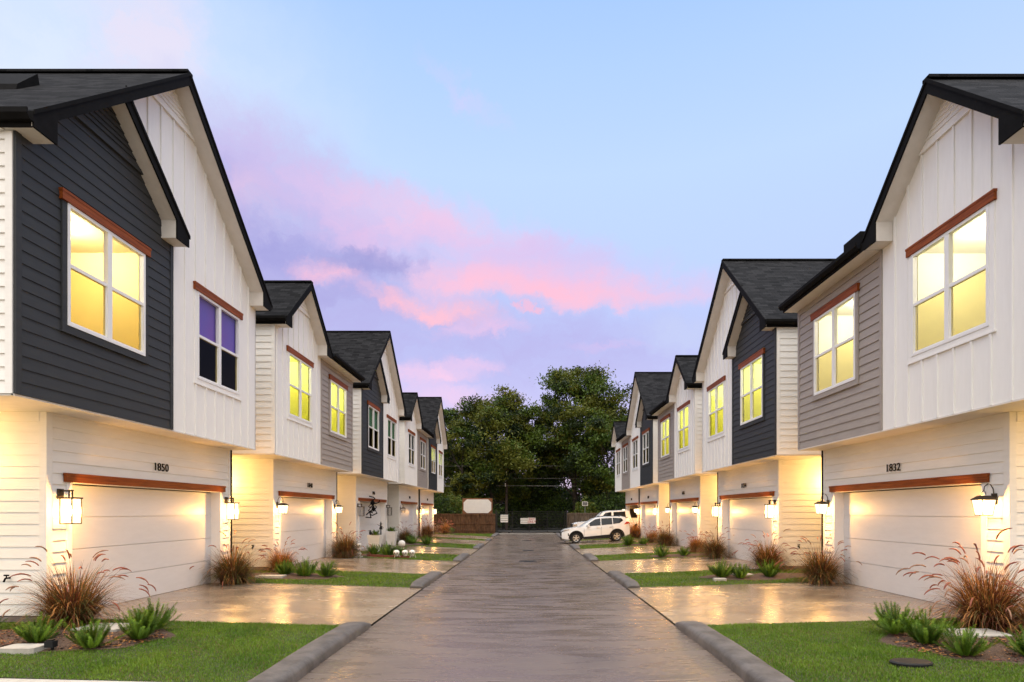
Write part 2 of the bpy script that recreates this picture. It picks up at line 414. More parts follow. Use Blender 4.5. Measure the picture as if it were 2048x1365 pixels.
tag(sheet('ground', [-1500, -200, -40, -20, -14, -8.4, -5, -2.8, -1.4, 0, 1.4, 2.8, 5, 8.4, 14, 20, 40, 200, 1500], ybase, -.06, M['base']), kind='structure')
tag(sheet('road', [-2.84, -1.4, 0, 1.4, 2.68], lsp(-8, 60.5, 1.), 0, M['road']), kind='structure')
tag(sheet('cross_street', [-60, -20, -8, -2.8, 0, 2.8, 8, 20, 60], [60.56, 62, 64, 66.5], .02, M['asph']), kind='structure')

# houses: side, near y, far y, style, facade mirrored, garage mirrored, number, colours per half, lamps on
HS = [
 (-1, 8.45, 15.95, 'A', 0, 0, '1850', ('gold', 'violet'), 1, 'nearest on the left, numbered 1850'),
 (-1, 17.2, 24.75, 'B', 0, 0, '1848', ('lime', 'lime'), 1, 'second on the left'),
 (-1, 26.1, 33.75, 'A', 0, 0, '1846', ('green', 'green'), 0, 'third on the left'),
 (-1, 35.3, 43.2, 'B', 0, 0, '1844', ('off', 'off'), 0, 'fourth on the left'),
 (-1, 43.7, 51.6, 'A', 0, 1, '1842', ('limeblind', 'limeblind'), 1, 'farthest on the left'),
 (1, 8.45, 16.08, 'B', 0, 0, '1832', ('cream', 'cream'), 1, 'nearest on the right, numbered 1832'),
 (1, 17.5, 24.95, 'A', 0, 0, '1834', ('lime', 'lime'), 1, 'second on the right'),
 (1, 26.1, 33.4, 'B', 0, 0, '1836', ('lime', 'lime'), 1, 'third on the right'),
 (1, 34.8, 42.4, 'A', 0, 0, '1838', ('off', 'off'), 1, 'fourth on the right'),
 (1, 42.7, 49.9, 'B', 1, 1, '1840', ('off', 'off'), 1, 'farthest on the right'),
]
def garage_span(h):
    y0, y1, gf = h[1], h[2], h[5]
    if gf: return y0+.05, y1-1.4
    return y0+1.4, y1-.05
def door_span(h):
    a, b = garage_span(h)
    c = (a+b)/2; return c-2.5, c+2.5
# driveways
for h in HS:
    s = h[0]; a, b = door_span(h)
    xs = [s*x for x in (2.89+KX[s], 4, 5.5, 7, 8.72)]
    if s < 0: xs = xs[::-1]
    o = sheet('driveway', xs, lsp(a-.15, b+.15, 1.), .002, M['drive']); tag(o, kind='structure')
o = sheet('driveway', [-14, -9, -5, -2.89], [2, 4, 6.75], .002, M['slab']); tag(o, kind='structure')

# lawns
def scatter_turf(x0, x1, y0, y1, dens, hgt, wid, excl=None):
    n = int(abs(x1-x0)*(y1-y0)*dens)
    x = rng.uniform(min(x0, x1), max(x0, x1), n); y = rng.uniform(y0, y1, n)
    keep = np.ones(n, bool)
    if excl:
        for cx, cy, rx, ry in excl:
            ang = np.arctan2((y-cy)/ry, (x-cx)/rx)
            keep &= (((x-cx)/rx)**2+((y-cy)/ry)**2) > 1+.18*np.sin(3*ang+cx)+.1*np.sin(7*ang)
    x = x[keep]; y = y[keep]; n = len(x)
    z = np.array([g(a, b) for a, b in zip(x, y)])
    a = rng.uniform(0, 2*math.pi, n); ln = hgt*rng.uniform(.5, 1.15, n)
    patch = .70+.30*np.sin(x*2.1+1.3*np.sin(y*1.7))*np.cos(y*2.6+np.sin(x*3)); ln = ln*patch
    le = rng.uniform(.1, .9, n)*ln; b = rng.uniform(0, 2*math.pi, n); wd = wid*rng.uniform(.6, 1.3, n)
    ca, sa = np.cos(a)*wd, np.sin(a)*wd
    v0 = np.stack([x-ca, y-sa, z], 1); v1 = np.stack([x+ca, y+sa, z], 1)
    mx = x+np.cos(b)*le*.45; my = y+np.sin(b)*le*.45
    v2 = np.stack([mx+ca*.7, my+sa*.7, z+ln*.6], 1); v3 = np.stack([mx-ca*.7, my-sa*.7, z+ln*.6], 1)
    v4 = np.stack([x+np.cos(b)*le, y+np.sin(b)*le, z+ln], 1)
    return v0, v1, v2, v3, v4, n
def turf(name, parts):
    V = []; F = []; MI = []; base = 0
    for p in parts:
        v0, v1, v2, v3, v4, n = scatter_turf(*p)
        V.append(np.stack([v0, v1, v2, v3, v4], 1).reshape(-1, 3)); i = np.arange(n)*5+base
        F.append(np.stack([i, i+1, i+2], 1)); F.append(np.stack([i, i+2, i+3], 1)); F.append(np.stack([i+3, i+2, i+4], 1))
        xx, yy = v0[:, 0], v0[:, 1]
        pt = .5+.5*np.sin(xx*1.9+2.*np.sin(yy*1.3))*np.sin(yy*2.3+1.5*np.sin(xx*1.1))
        r = rng.uniform(0, 1, n); m = np.where(r < .66-.26*pt, 0, np.where(r < .96-.12*pt**2, 1, 2))
        MI += [m, m, m]; base += 5*n
    me = npmesh(name, np.concatenate(V), np.concatenate(F), [M['turf1'], M['turf2'], M['turf3']], np.concatenate(MI))
    return npobj(name, me)
BEDS = {}   # bed ellipses per (side, index)
def lawn(side, y0, y1, k, beds):
    n = 2.95+KX[side]; f = 8.38
    xs = [side*x for x in (n+.02, 4.5, 6, 7.2, 10.5)]
    if side < 0: xs = xs[::-1]
    tag(sheet('lawn_soil', xs, lsp(y0, y1, .8), -.004, M['soil']), kind='structure')
    d = [4200, 900, 420, 240, 170][k]; hg = [.05, .055, .06, .065, .07][k]; wd = [.0045, .009, .014, .02, .024][k]
    o = turf('lawn_grass', [(side*(n+.1), side*9.3, y0-.02, y1+.02, d, hg, wd, beds)])
    tag(o, 'short green lawn of the strip in front of the '+['nearest', 'second', 'third', 'fourth', 'fifth'][k]+(' house on the left' if side < 0 else ' house on the right'), 'grass', None, 'stuff')
BED_L = {0: [(-7.15, 8.8, 1.5, .82)], 1: [(-7.3, 17.25, 1.6, .8)], 2: [(-7.1, 25.6, 1.9, .75)], 3: [(-7.2, 34.6, 1.6, .9)], 4: [(-7.5, 52, .9, .7)]}
BED_R = {0: [(7.0, 8.35, 1.55, 1.08)], 1: [(7.0, 17.2, 1.7, .85)], 2: [(7.0, 25.6, 1.7, .8)], 3: [(7.0, 34.2, 1.6, .8)], 4: []}
for side in (-1, 1):
    hs = [h for h in HS if h[0] == side]; prev = 6.78 if side < 0 else 4.6
    for k, h in enumerate(hs):
        a, b = door_span(h)
        if a-.18-prev > .4: lawn(side, prev, a-.18, k, (BED_L if side < 0 else BED_R)[k])
        prev = b+.18
    lawn(side, prev, 56.3, 4, (BED_L if side < 0 else BED_R)[4] or None)
# mulch beds, one low mound each
for side, BD in ((-1, BED_L), (1, BED_R)):
    for k, bl in BD.items():
        for (cx, cy, rx, ry) in bl:
            V = [(cx, cy, g(cx, cy)+.05)]; n = 48; F = []
            for q, hh in ((.35, .05), (.7, .035), (1., .008)):
                for j in range(n):
                    an = 2*math.pi*j/n; rr = q*math.sqrt(1+.18*math.sin(3*an+cx)+.1*math.sin(7*an))*(1.03 if q == 1 else 1)
                    x = cx+rx*rr*math.cos(an); y = cy+ry*rr*math.sin(an)
                    V.append((x, y, g(x, y)+hh+(random.uniform(-.01, .01) if q < 1 else 0)))
            for j in range(n):
                F.append((0, 1+j, 1+(j+1) % n))
            F2 = []
            for r_ in (0, 1):
                for j in range(n):
                    a0 = 1+r_*n+j; a1 = 1+r_*n+(j+1) % n; F2 += [(a0, a0+n, a1), (a1, a0+n, a1+n)]
            me = npmesh('mulch_bed', V, F+F2, M['mulch']); tag(npobj('mulch_bed', me), kind='structure')
# bark chips over the two nearest beds
def chips(cx, cy, rx, ry, n):
    V = []; F = []
    for i in range(n):
        a = random.uniform(0, 6.28); r = math.sqrt(random.random())*.95
        x = cx+rx*r*math.cos(a); y = cy+ry*r*math.sin(a); z = g(x, y)+.045*(1-r)+.015
        l = random.uniform(.015, .05); w_ = random.uniform(.006, .014); t = random.uniform(0, 6.28)
        dx, dy = math.cos(t), math.sin(t); tz = random.uniform(-.01, .015)
        b = len(V); V += [(x-dx*l+dy*w_, y-dy*l-dx*w_, z-tz), (x-dx*l-dy*w_, y-dy*l+dx*w_, z-tz+.006), (x+dx*l-dy*w_, y+dy*l+dx*w_, z+tz+.006), (x+dx*l+dy*w_, y+dy*l-dx*w_, z+tz)]
        F.append((b, b+1, b+2, b+3))
    return V, F
CH = {'l': (-7.15, 8.8, 1.5, .82), 'r': (7.0, 8.35, 1.55, 1.08)}
for k, b in CH.items():
    V, F = chips(*b, 2600); me = npmesh('bark_chips', V, F, [M['mulch'], M['fg_straw'], M['brick']], rng.choice([0, 0, 0, 1, 2], len(F)))
    tag(npobj('bark_chips', me), 'brown bark chips of the planting bed by the nearest '+('left' if k == 'l' else 'right')+' house', 'mulch', None, 'stuff')

# kerbs
def kerb(side, y0, y1, closed0=True):
    prof = [(2.83, -.02), (2.842, .09), (2.865, .128), (2.91, .150), (3.00, .156), (3.14, .158), (3.205, .148), (3.245, .11), (3.255, -.02)]
    ys = sorted(set(lsp(y0, y1, .25)+[y for q in range(int(y0/3)+1, int(y1/3)+1) for y in (q*3-.012, q*3, q*3+.012) if y0+.1 < y < y1-.1])); L = y1-y0; V = []; F = []
    for y in ys:
        e = min((y1-y)/.55, (y-y0)/.55 if closed0 else 1, 1); e = max(e, 0); t = e*(2-e)
        for x, z in prof:
            xx = 3.04+(x-3.04)*(.86+.14*t)
            zz = z*(.38+.62*t) if z > 0 else z
            if abs(y/3-round(y/3)) < 1e-6 and z > 0: zz -= .02; xx += .01 if x > 3.04 and False else 0
            V.append((side*(xx+KX[side]+.012*math.sin(y*1.7)), y, g(side*2.9, y)+zz+(random.uniform(-.004, .004) if z > 0 else 0)))
    n = len(prof)
    for j in range(len(ys)-1):
        for i in range(n-1): F.append((j*n+i, j*n+i+1, (j+1)*n+i+1, (j+1)*n+i))
    me = npmesh('kerb', V, F, M['kerb'])
    for e0 in (0, (len(ys)-1)*n):
        pass
    o = npobj('kerb', me)
    mb = MB()
    mb.v = [tuple(V[i]) for i in range(n)]+[tuple(V[(len(ys)-1)*n+i]) for i in range(n)]
    mb.f = [tuple(range(n)), tuple(range(n, 2*n))]; mb.m = [0, 0]
    c = mb.build('kerb_end', M['kerb'], o)
    tag(o, kind='structure')
for side in (-1, 1):
    hs = [h for h in HS if h[0] == side]; prev = 2.
    for k, h in enumerate(hs):
        a, b = door_span(h)
        if a-prev > .8: kerb(side, prev+.05, a-.1, k > 0)
        prev = b
    kerb(side, prev+.1, 56)

# ------------------------------------------------------------------ houses
def clip(poly, a, b, c):
    """keep the side a*u+b*v <= c of a convex polygon"""
    out = []
    for i in range(len(poly)):
        p, q = poly[i], poly[(i+1) % len(poly)]
        fp = a*p[0]+b*p[1]-c; fq = a*q[0]+b*q[1]-c
        if fp <= 1e-9: out.append(p)
        if (fp < -1e-9 and fq > 1e-9) or (fp > 1e-9 and fq < -1e-9):
            t = fp/(fp-fq); out.append((p[0]+(q[0]-p[0])*t, p[1]+(q[1]-p[1])*t))
    return out
def around(polys, hole):
    if not hole: return polys
    ua, ub, va, vb = hole; out = []
    for p in polys:
        for piece in (clip(p, 1, 0, ua), clip(p, -1, 0, -ub), clip(clip(clip(p, -1, 0, -ua), 1, 0, ub), 0, 1, va) if clip(clip(p, -1, 0, -ua), 1, 0, ub) else [],
                      clip(clip(clip(p, -1, 0, -ua), 1, 0, ub), 0, -1, -vb) if clip(clip(p, -1, 0, -ua), 1, 0, ub) else []):
            if len(piece) >= 3: out.append(piece)
    return out
def laps(mb, polys, v0, e, d0, dep=.020, mk=None, mi=0):
    """clapboards; mk maps (u, v, d) into the builder's coordinates"""
    mk = mk or (lambda u, v, d: (u, v, d))
    for p in polys:
        vmax = max(q[1] for q in p); vmin = min(q[1] for q in p); k = math.floor((vmin-v0)/e+1e-6)
        while v0+k*e < vmax-1e-6:
            a = v0+k*e; s_ = clip(p, 0, 1, a+e)
            if len(s_) >= 3: s_ = clip(s_, 0, -1, -a)
            if len(s_) >= 3:
                dd = lambda v: d0+dep*(1-(v-a)/e)
                mb.poly([mk(u, v, dd(v)) for u, v in s_], mi)
                us = [u for u, v in s_ if abs(v-a) < 1e-6]
                if len(us) >= 2: mb.poly([mk(min(us), a, d0-.002), mk(max(us), a, d0-.002), mk(max(us), a, d0+dep), mk(min(us), a, d0+dep)], mi)
            k += 1
def boards(mb, polys, d0):
    for p in polys: mb.poly([(u, v, d0) for u, v in p])
def top_of(poly, u):
    vs = []
    for i in range(len(poly)):
        p, q = poly[i], poly[(i+1) % len(poly)]
        if abs(p[0]-q[0]) < 1e-9:
            if abs(p[0]-u) < 1e-6: vs += [p[1], q[1]]
            continue
        t = (u-p[0])/(q[0]-p[0])
        if -1e-6 <= t <= 1+1e-6: vs.append(p[1]+(q[1]-p[1])*t)
    return (min(vs), max(vs)) if vs else None
SL = .92; EV = 7.86      # roof slope, height of the roof surface at the eaves

def lantern_mesh(P, kind, lit, parent, cu, dw):
    """wall lantern centred at u=cu on a wall whose face is at d=dw"""
    fr = MB(P); cd = dw+.20
    if kind == 'A':
        zb, zt, hw = 1.71, 2.16, .105
        fr.box((cu-.06, 2.16, dw+.0), (cu+.06, 2.34, dw+.03))
        fr.box((cu-.015, 2.29, dw+.03), (cu+.015, 2.32, cd+.02))
        for q in (-.035, .035): fr.box((cu+q-.006, 2.18, cd-.012), (cu+q+.006, 2.30, cd+.012))
        fr.box((cu-.05, 2.30, cd-.014), (cu+.05, 2.325, cd+.014))
        fr.box((cu-hw-.02, zt, cd-hw-.02), (cu+hw+.02, zt+.028, cd+hw+.02))
        for a in (-1, 1):
            for b in (-1, 1):
                fr.box((cu+a*hw-.008, zb, cd+b*hw-.008), (cu+a*hw+.008, zt, cd+b*hw+.008))
            fr.box((cu+a*hw-.0075, zb, cd-hw), (cu+a*hw+.0075, zb+.018, cd+hw))
            fr.box((cu-hw, zb+.0005, cd+a*hw-.0075), (cu+hw, zb+.0175, cd+a*hw+.0075))
        tp = bt = hw-.004
    else:
        zb, zt, hw = 1.86, 2.14, .15
        fr.box((cu-.055, 2.06, dw), (cu+.055, 2.26, dw+.025))
        pth = [(cu, 2.24, dw+.02), (cu, 2.34, dw+.03), (cu, 2.42, dw+.08), (cu, 2.43, dw+.13), (cu, 2.38, dw+.19), (cu, 2.30, dw+.2)]
        fr.tube(pth, .009, 6)
        arc = [(cu+.045*math.cos(t), 2.235+.07*math.sin(t), cd) for t in np.linspace(0, math.pi, 9)]
        fr.tube(arc, .007, 6)
        # roof of the lantern: two steps
        def ring(hw2, z): return [(cu-hw2, z, cd-hw2), (cu+hw2, z, cd-hw2), (cu+hw2, z, cd+hw2), (cu-hw2, z, cd+hw2)]
        r1, r2, r3 = ring(.142, zt), ring(.134, zt+.02), ring(.065, zt+.08)
        fr.poly(r1)
        for a, b in ((r1, r2), (r2, r3)):
            for i in range(4): fr.poly([a[i], a[(i+1) % 4], b[(i+1) % 4], b[i]])
        fr.poly(r3)
        tp, bt = .122, .088
        for a in (-1, 1):
            for b in (-1, 1): fr.tube([(cu+a*bt, zb, cd+b*bt), (cu+a*tp, zt, cd+b*tp)], .007, 4)
            fr.box((cu+a*bt-.006, zb, cd-bt), (cu+a*bt+.006, zb+.014, cd+bt)); fr.box((cu-bt, zb+.0005, cd+a*bt-.006), (cu+bt, zb+.0135, cd+a*bt+.006))
    o = fr.build('wall_lantern', M['metal'], parent)
    gl = MB(P); zt2, zb2 = zt-.002, zb+.02
    T = [(cu-tp, zt2, cd-tp), (cu+tp, zt2, cd-tp), (cu+tp, zt2, cd+tp), (cu-tp, zt2, cd+tp)]
    B = [(cu-bt, zb2, cd-bt), (cu+bt, zb2, cd-bt), (cu+bt, zb2, cd+bt), (cu-bt, zb2, cd+bt)]
    for i in range(4): gl.poly([B[i], B[(i+1) % 4], T[(i+1) % 4], T[i]])
    gl.build('glass', M['lglass'] if lit else M['lglass0'], o)
    bb = MB(P)
    zc = (zb+zt)/2; rr = .03
    prof = [(0.005, -.075), (.024, -.06), (.034, -.02), (.030, .03), (.014, .07), (.012, .10)]
    for k in range(len(prof)-1):
        for j in range(8):
            a0, a1 = 2*math.pi*j/8, 2*math.pi*(j+1)/8
            (r0, z0), (r1, z1) = prof[k], prof[k+1]
            bb.poly([(cu+r0*math.cos(a0), zc+z0, cd+r0*math.sin(a0)), (cu+r0*math.cos(a1), zc+z0, cd+r0*math.sin(a1)), (cu+r1*math.cos(a1), zc+z1, cd+r1*math.sin(a1)), (cu+r1*math.cos(a0), zc+z1, cd+r1*math.sin(a0))])
    bb.build('bulb', M['bulb'] if lit else M['bulb0'], o, smooth=True)
    if lit:
        l = bpy.data.lights.new('lantern_light', 'POINT'); l.energy = LAMP_W; l.color = (1, .50, .12); l.shadow_soft_size = .06
        lo = bpy.data.objects.new('lantern_light', l); COL.objects.link(lo); lo.parent = o
        lo.location = Vector(P(cu, zc-.01, cd+.05))-Vector(ORG[o.name])
    return o
LAMP_W = 225.

def window(P, cu, root, wallmat, dw, room, house_y, bb):
    """double double-hung window, 1.9 x 2.05 m, centred at u=cu"""
    ua, ub, va, vb = cu-.95, cu+.95, 5.03, 7.06
    f = MB(P); t = .055; d0, d1 = dw-.05, dw+.035
    f.box((ua, va, d0), (ua+t, vb, d1)); f.box((ub-t, va, d0), (ub, vb, d1))
    f.box((ua+t, vb-t, d0), (ub-t, vb, d1-.001)); f.box((ua+t, va, d0), (ub-t, va+t, d1-.001))
    f.box((cu-.055, va+t, d0), (cu+.055, vb-t, d1-.004))
    vm = (va+vb)/2
    for a, b in ((ua+t, cu-.055), (cu+.055, ub-t)):
        f.box((a, vm-.03, d0+.01), (b, vm+.03, d1-.012))
        f.box((a, va+t, d0+.012), (a+.022, vm-.03, d1-.03)); f.box((b-.022, va+t, d0+.012), (b, vm-.03, d1-.03))
        f.box((a+.022, va+t, d0+.012), (b-.022, va+t+.03, d1-.03))
    win = f.build('window', M['trim'], root)
    g1 = MB(P); g2 = MB(P)
    for a, b in ((ua+t, cu-.055), (cu+.055, ub-t)):
        g1.poly([(a, vm+.03, d0+.03), (b, vm+.03, d0+.03), (b, vb-t, d0+.03), (a, vb-t, d0+.03)])
        g2.poly([(a+.02, va+t+.03, d0+.045), (b-.02, va+t+.03, d0+.045), (b-.02, vm-.03, d0+.045), (a+.02, vm-.03, d0+.045)])
    g1.build('pane', M['glass'], win); g2.build('pane', M['screen'], win)
    c = MB(P); k = .10
    c.box((ua-k, va-k, dw-.01), (ua-.002, vb, dw+.024)); c.box((ub+.002, va-k, dw-.01), (ub+k, vb, dw+.024))
    c.box((ua-.002, va-k, dw-.01), (ub+.002, va-.002, dw+.023)); c.box((ua-k-.02, va-k-.035, dw-.01), (ub+k+.02, va-k-.001, dw+.035))
    c.build('casing', wallmat, win)
    l = MB(P); l.box((ua-.13, vb+.004, dw-.01), (ub+.13, vb+.175, dw+.055)); l.box((ua-.14, vb+.135, dw-.01), (ub+.14, vb+.178, dw+.062))
    l.build('lintel', M['cedar'], win)
    # the room behind
    lit = room in ('gold', 'cream', 'lime', 'limeblind')
    rc = ('lime' if room == 'limeblind' else room) if lit else 'off'
    r = MB(P); r0, r1, z0, z1, e0, e1 = cu-1.72, cu+1.72, 4.15, 7.45, dw-.09, dw-4.
    def hq(a): r.poly(a)
    hq([(r0, z0, e0), (r1, z0, e0), (r1, z0, e1), (r0, z0, e1)]); hq([(r0, z1, e0), (r1, z1, e0), (r1, z1, e1), (r0, z1, e1)])
    hq([(r0, z0, e1), (r1, z0, e1), (r1, z1, e1), (r0, z1, e1)])
    hq([(r0, z0, e0), (r0, z0, e1), (r0, z1, e1), (r0, z1, e0)]); hq([(r1, z0, e0), (r1, z0, e1), (r1, z1, e1), (r1, z1, e0)])
    # reveal and the inside face of the front wall
    for q in around([[(r0, z0), (r1, z0), (r1, z1), (r0, z1)]], (ua+.02, ub-.02, va+.02, vb-.02)): r.poly([(u, v, e0) for u, v in q])
    # wall outlets
    ro = r.build('room', M['r_'+rc], root)
    if lit:
        for (au, ad) in ((cu+.45, dw-1.15), (cu-.9, dw-2.6)):
            dsc = MB(P); dsc.poly([(au+.075*math.cos(t_), z1-.012, ad+.075*math.sin(t_)) for t_ in np.linspace(0, 2*math.pi, 14)[:-1]])
            dsc.build('ceiling_lamp', M['disc'], ro)
        for q in (-.55, .0):
            ot = MB(P); ot.box((cu+q, 4.95, e1+.001), (cu+q+.08, 5.08, e1+.012)); ot.build('wall_outlet', M['trim'], ro)
        pl = bpy.data.lights.new('room_light', 'POINT'); pl.energy = {'gold': 140, 'cream': 125, 'lime': 125, 'limeblind': 190}[room]; pl.shadow_soft_size = .12; pl.color = (1, .95, .78)
        po = bpy.data.objects.new('room_light', pl); COL.objects.link(po); po.parent = ro
        po.location = Vector(P(cu+.45, z1-.22, dw-1.3))-Vector(ORG[ro.name])
    if room in ('violet', 'green', 'limeblind'):
        bl = MB(P); m1, m2 = {'violet': ('bl_violet', None), 'green': ('bl_green', 'bl_dark'), 'limeblind': ('bl_lime', 'bl_tan')}[room]
        bl.box((ua+.03, vm, dw-.085), (ub-.03, vb-.03, dw-.078)); bo = bl.build('blind', M[m1], win)
        if room == 'limeblind':
            l2 = MB(P); l2.box((ua+.03, va+.03, dw-.085), (ub-.03, vm-.004, dw-.078)); l2.build('blind', M[m2], win)
    return win

def slab(mb, a, b, d0, d1, th, ush=0):
    """roof slab between (u,v) a (eave) and b (ridge), from d0 to d1, with shingle uv"""
    (ua, va), (ub, vb) = a, b; L = math.hypot(ub-ua, vb-va)
    mb.poly([(ua, va, d0), (ua, va, d1), (ub, vb, d1), (ub, vb, d0)], 0, [(d0+ush, 0), (d1+ush, 0), (d1+ush, L), (d0+ush, L)])
    q = [(0, 0)]*4
    mb.poly([(ua, va-th, d0), (ub, vb-th, d0), (ub, vb-th, d1), (ua, va-th, d1)], 0, q)
    for p0, p1 in (((ua, va, d0), (ub, vb, d0)), ((ua, va, d1), (ub, vb, d1))):
        mb.poly([p0, p1, (p1[0], p1[1]-th, p1[2]), (p0[0], p0[1]-th, p0[2])], 0, q)
    mb.poly([(ua, va, d0), (ua, va, d1), (ua, va-th, d1), (ua, va-th, d0)], 0, q)

def house(h):
    global SL
    side, y0, y1, style, flip, gflip, num, rooms, lamps, who = h
    SL = 1.0 if num == '1832' else .92
    wdt = y1-y0; half = wdt/2; OV = WO-WR; BK = -12.5
    root = empty('townhouse', (side*WO, y0, 0))
    look = {'A': 'white house with a tall gable and a charcoal half', 'B': 'white house with a small gable and a taupe half'}[style]
    tag(root, look+', '+who, 'house', 'two storey row houses along the lane')
    def P(u, v, d):   # facade frame
        return (side*(WO-d), y1-u if flip else y0+u, v)
    def G(u, v, d):   # ground floor frame; d is measured from the garage wall
        return (side*(WG-d), y1-u if gflip else y0+u, v)
    pk = EV+SL*(half+.1); hq = half/2; pks = EV+SL*(hq+.1); TH = .05
    rt = lambda u: EV+SL*(u+.1) if u <= half else EV+SL*(wdt+.1-u)      # roof top of A
    win_n = (hq-.95, hq+.95, 5.03, 7.06); win_f = (half+hq-.95, half+hq+.95, 5.03, 7.06)
    whole = [M['trim'], M['white']]
    WB = .07   # roof build-up above wall outline
    # ---- upper front walls
    if style == 'A':
        wr = [(half, HO), (wdt, HO), (wdt, EV), (half, pk-WB)]
        tri = [(hq, pks-WB), (half, EV+.02), (half, pk-WB)]
        mb = MB(P); pcs = around([wr], win_f)+[tri]; boards(mb, pcs, 0.)
        poly_u = [(hq, pks-WB), (half, pk-WB), (wdt, EV), (wdt, HO), (half, HO), (half, EV)]
        us = list(np.arange(half+.06, wdt-.1, .41))+list(np.arange(half-.35, hq, -.41))
        for u in us:
            vt = rt(u)-.12; vb_ = HO if u >= half else EV+SL*(half+.1-u)
            segs = [(vb_, vt)]
            if win_f[0]-.12 < u < win_f[1]+.12: segs = [(vb_, win_f[2]-.14), (win_f[3]+.18, vt)]
            for a, b in segs:
                if b-a > .05: mb.box((u-.022, a, 0), (u+.022, b, .027))
        # flashing line between panels
        mb.build('front_wall', M['bb'], root)
        mb = MB(P); dk = [[(0, HO), (half, HO), (half, EV-.1), (hq, pks-.14), (0, EV-.1)]]
        laps(mb, around(dk, win_n), HO, .2, .02, .015)
        mb.box((0, HO-.001, .0), (.1, EV-.1, .042)); mb.box((half-.09, HO-.001, .0), (half, EV-.2, .042))
        mb.build('front_wall', M['dark'], root)['label'] = 'charcoal lap siding half'
        window(P, half+hq, root, M['bb'], .0, rooms[1], y0, True); window(P, hq, root, M['dark'], .035, rooms[0], y0, False)
        vt_ = [(M['bb'], half, pk-.1, .02), (M['dark'], hq, pks-.2, .05)]
    else:
        mb = MB(P); wl = [(0, HO), (half, HO), (half, EV), (hq, pks-WB), (0, EV)]
        boards(mb, around([wl], win_n), 0.)
        for u in np.arange(.12, half-.05, .41):
            vt = EV+SL*(.1+min(u, half-u))-.12; segs = [(HO, vt)]
            if win_n[0]-.12 < u < win_n[1]+.12: segs = [(HO, win_n[2]-.14), (win_n[3]+.18, vt)]
            for a, b in segs:
                if b-a > .05: mb.box((u-.022, a, 0), (u+.022, b, .027))
        mb.build('front_wall', M['bb'], root)
        mb = MB(P); gr = [[(half, HO), (wdt, HO), (wdt, 7.62), (half, 7.62)]]
        laps(mb, around(gr, win_f), HO, .2, .0)
        mb.box((half+.001, HO-.001, .0), (half+.09, 7.62, .026)); mb.box((wdt-.1, HO-.001, .0), (wdt, 7.62, .026)); mb.box((half+.09, 7.48, .0), (wdt-.1, 7.62, .025))
        mb.build('front_wall', M['grey'], root)['label'] = 'taupe lap siding half'
        window(P, hq, root, M['bb'], .0, rooms[0], y0, True); window(P, half+hq, root, M['grey'], .02, rooms[1], y0, False)
        vt_ = [(M['bb'], hq, pks-.1, .02)]
    for mt, cu, top, d0 in vt_:
        mb = MB(P); hh = .80; w2 = hh/SL
        laps(mb, [[(cu-w2, top-hh), (cu+w2, top-hh), (cu, top)]], top-hh, .1, d0, .022)
        mb.box((cu-w2-.05, top-hh-.07, d0-.018), (cu+w2+.05, top-hh, d0+.03))
        mb.build('gable_vent', mt, root)
    # ---- upper side walls and back
    mb = MB(P)
    SV = lambda uu: (lambda u, v, d: (uu-d if uu < 1 else uu+d, v, u))
    laps(mb, [[(BK, HO), (-.10, HO), (-.10, EV-.05), (BK, EV-.05)]], HO, .2, 0, .020, SV(0.))
    laps(mb, [[(BK, HO), (-.10, HO), (-.10, EV-.05), (BK, EV-.05)]], HO, .2, 0, .020, SV(wdt))
    for uu in (0, wdt):
        mb.box((uu-.022 if uu == 0 else uu-.02, HO-.001, -.105), (uu+.02 if uu == 0 else uu+.022, EV-.06, 0.0), 0)
    mb.poly([(0, 0, BK), (wdt, 0, BK), (wdt, EV, BK), (half, pk-WB if style == 'A' else EV+1, BK), (0, EV, BK)])
    mb.build('side_wall', M['white'], root)
    # ---- soffit under the upper floor
    mb = MB(P); mb.box((.0, HO-.03, -6), (wdt, HO-.003, -.001)); mb.box((.0, HO-.031, -.03), (wdt, HO-.002, .016))
    so_ = mb.build('soffit', M['soffit'], root)
    # ---- roof
    mb = MB(P); SE = .10
    if style == 'A':
        slab(mb, (-SE, EV), (half, pk), OV, BK-.3, TH, num.__hash__() % 7); slab(mb, (wdt+SE, EV), (half, pk), OV, BK-.3, TH)
        mb.box((half-.09, pk-.03, BK-.3), (half+.09, pk+.025, OV+.01))
    else:
        slab(mb, (-SE, EV), (hq, pks), OV, BK-.3, TH); slab(mb, (half+.06, EV-.03), (hq, pks), OV, BK-.3, TH)
        mb.box((hq-.09, pks-.03, BK-.3), (hq+.09, pks+.025, OV+.01))
        # lower roof over the taupe half, sloping to the lane
        k = .40; dr = -4.2; vr = EV+k*(OV-dr)
        L = math.hypot(OV-dr, vr-EV)
        L0 = math.hypot(OV, k*OV)
        mb.poly([(half+.06, EV, OV), (wdt+SE, EV, OV), (wdt+SE, EV+k*OV, 0), (half+.06, EV+k*OV, 0)], 0, [(half, 0), (wdt, 0), (wdt, L0), (half, L0)])
        mb.poly([(half-.9, EV+k*OV, 0), (wdt+SE, EV+k*OV, 0), (wdt+SE, vr, dr), (half-.9, vr, dr)], 0, [(half-.9, L0), (wdt, L0), (wdt, L), (half-.9, L)])
        mb.poly([(half-.9, vr, dr), (wdt+SE, vr, dr), (wdt+SE, EV, BK-.3), (half-.9, EV, BK-.3)], 0, [(half, 0), (wdt, 0), (wdt, 8), (half, 8)])
        mb.poly([(half+.1, EV-TH, OV), (wdt+SE, EV-TH, OV), (wdt+SE, EV, OV), (half+.1, EV, OV)], 0, [(0, 0)]*4)
        mb.poly([(wdt+.02, EV-.1, 0), (wdt+.02, EV-.1, BK), (wdt+.02, EV, BK), (wdt+.02, vr-.02, dr), (wdt+.02, EV, 0)], 0, [(0, 0)]*5)
    roof = mb.build('roof', M['roof'], root)
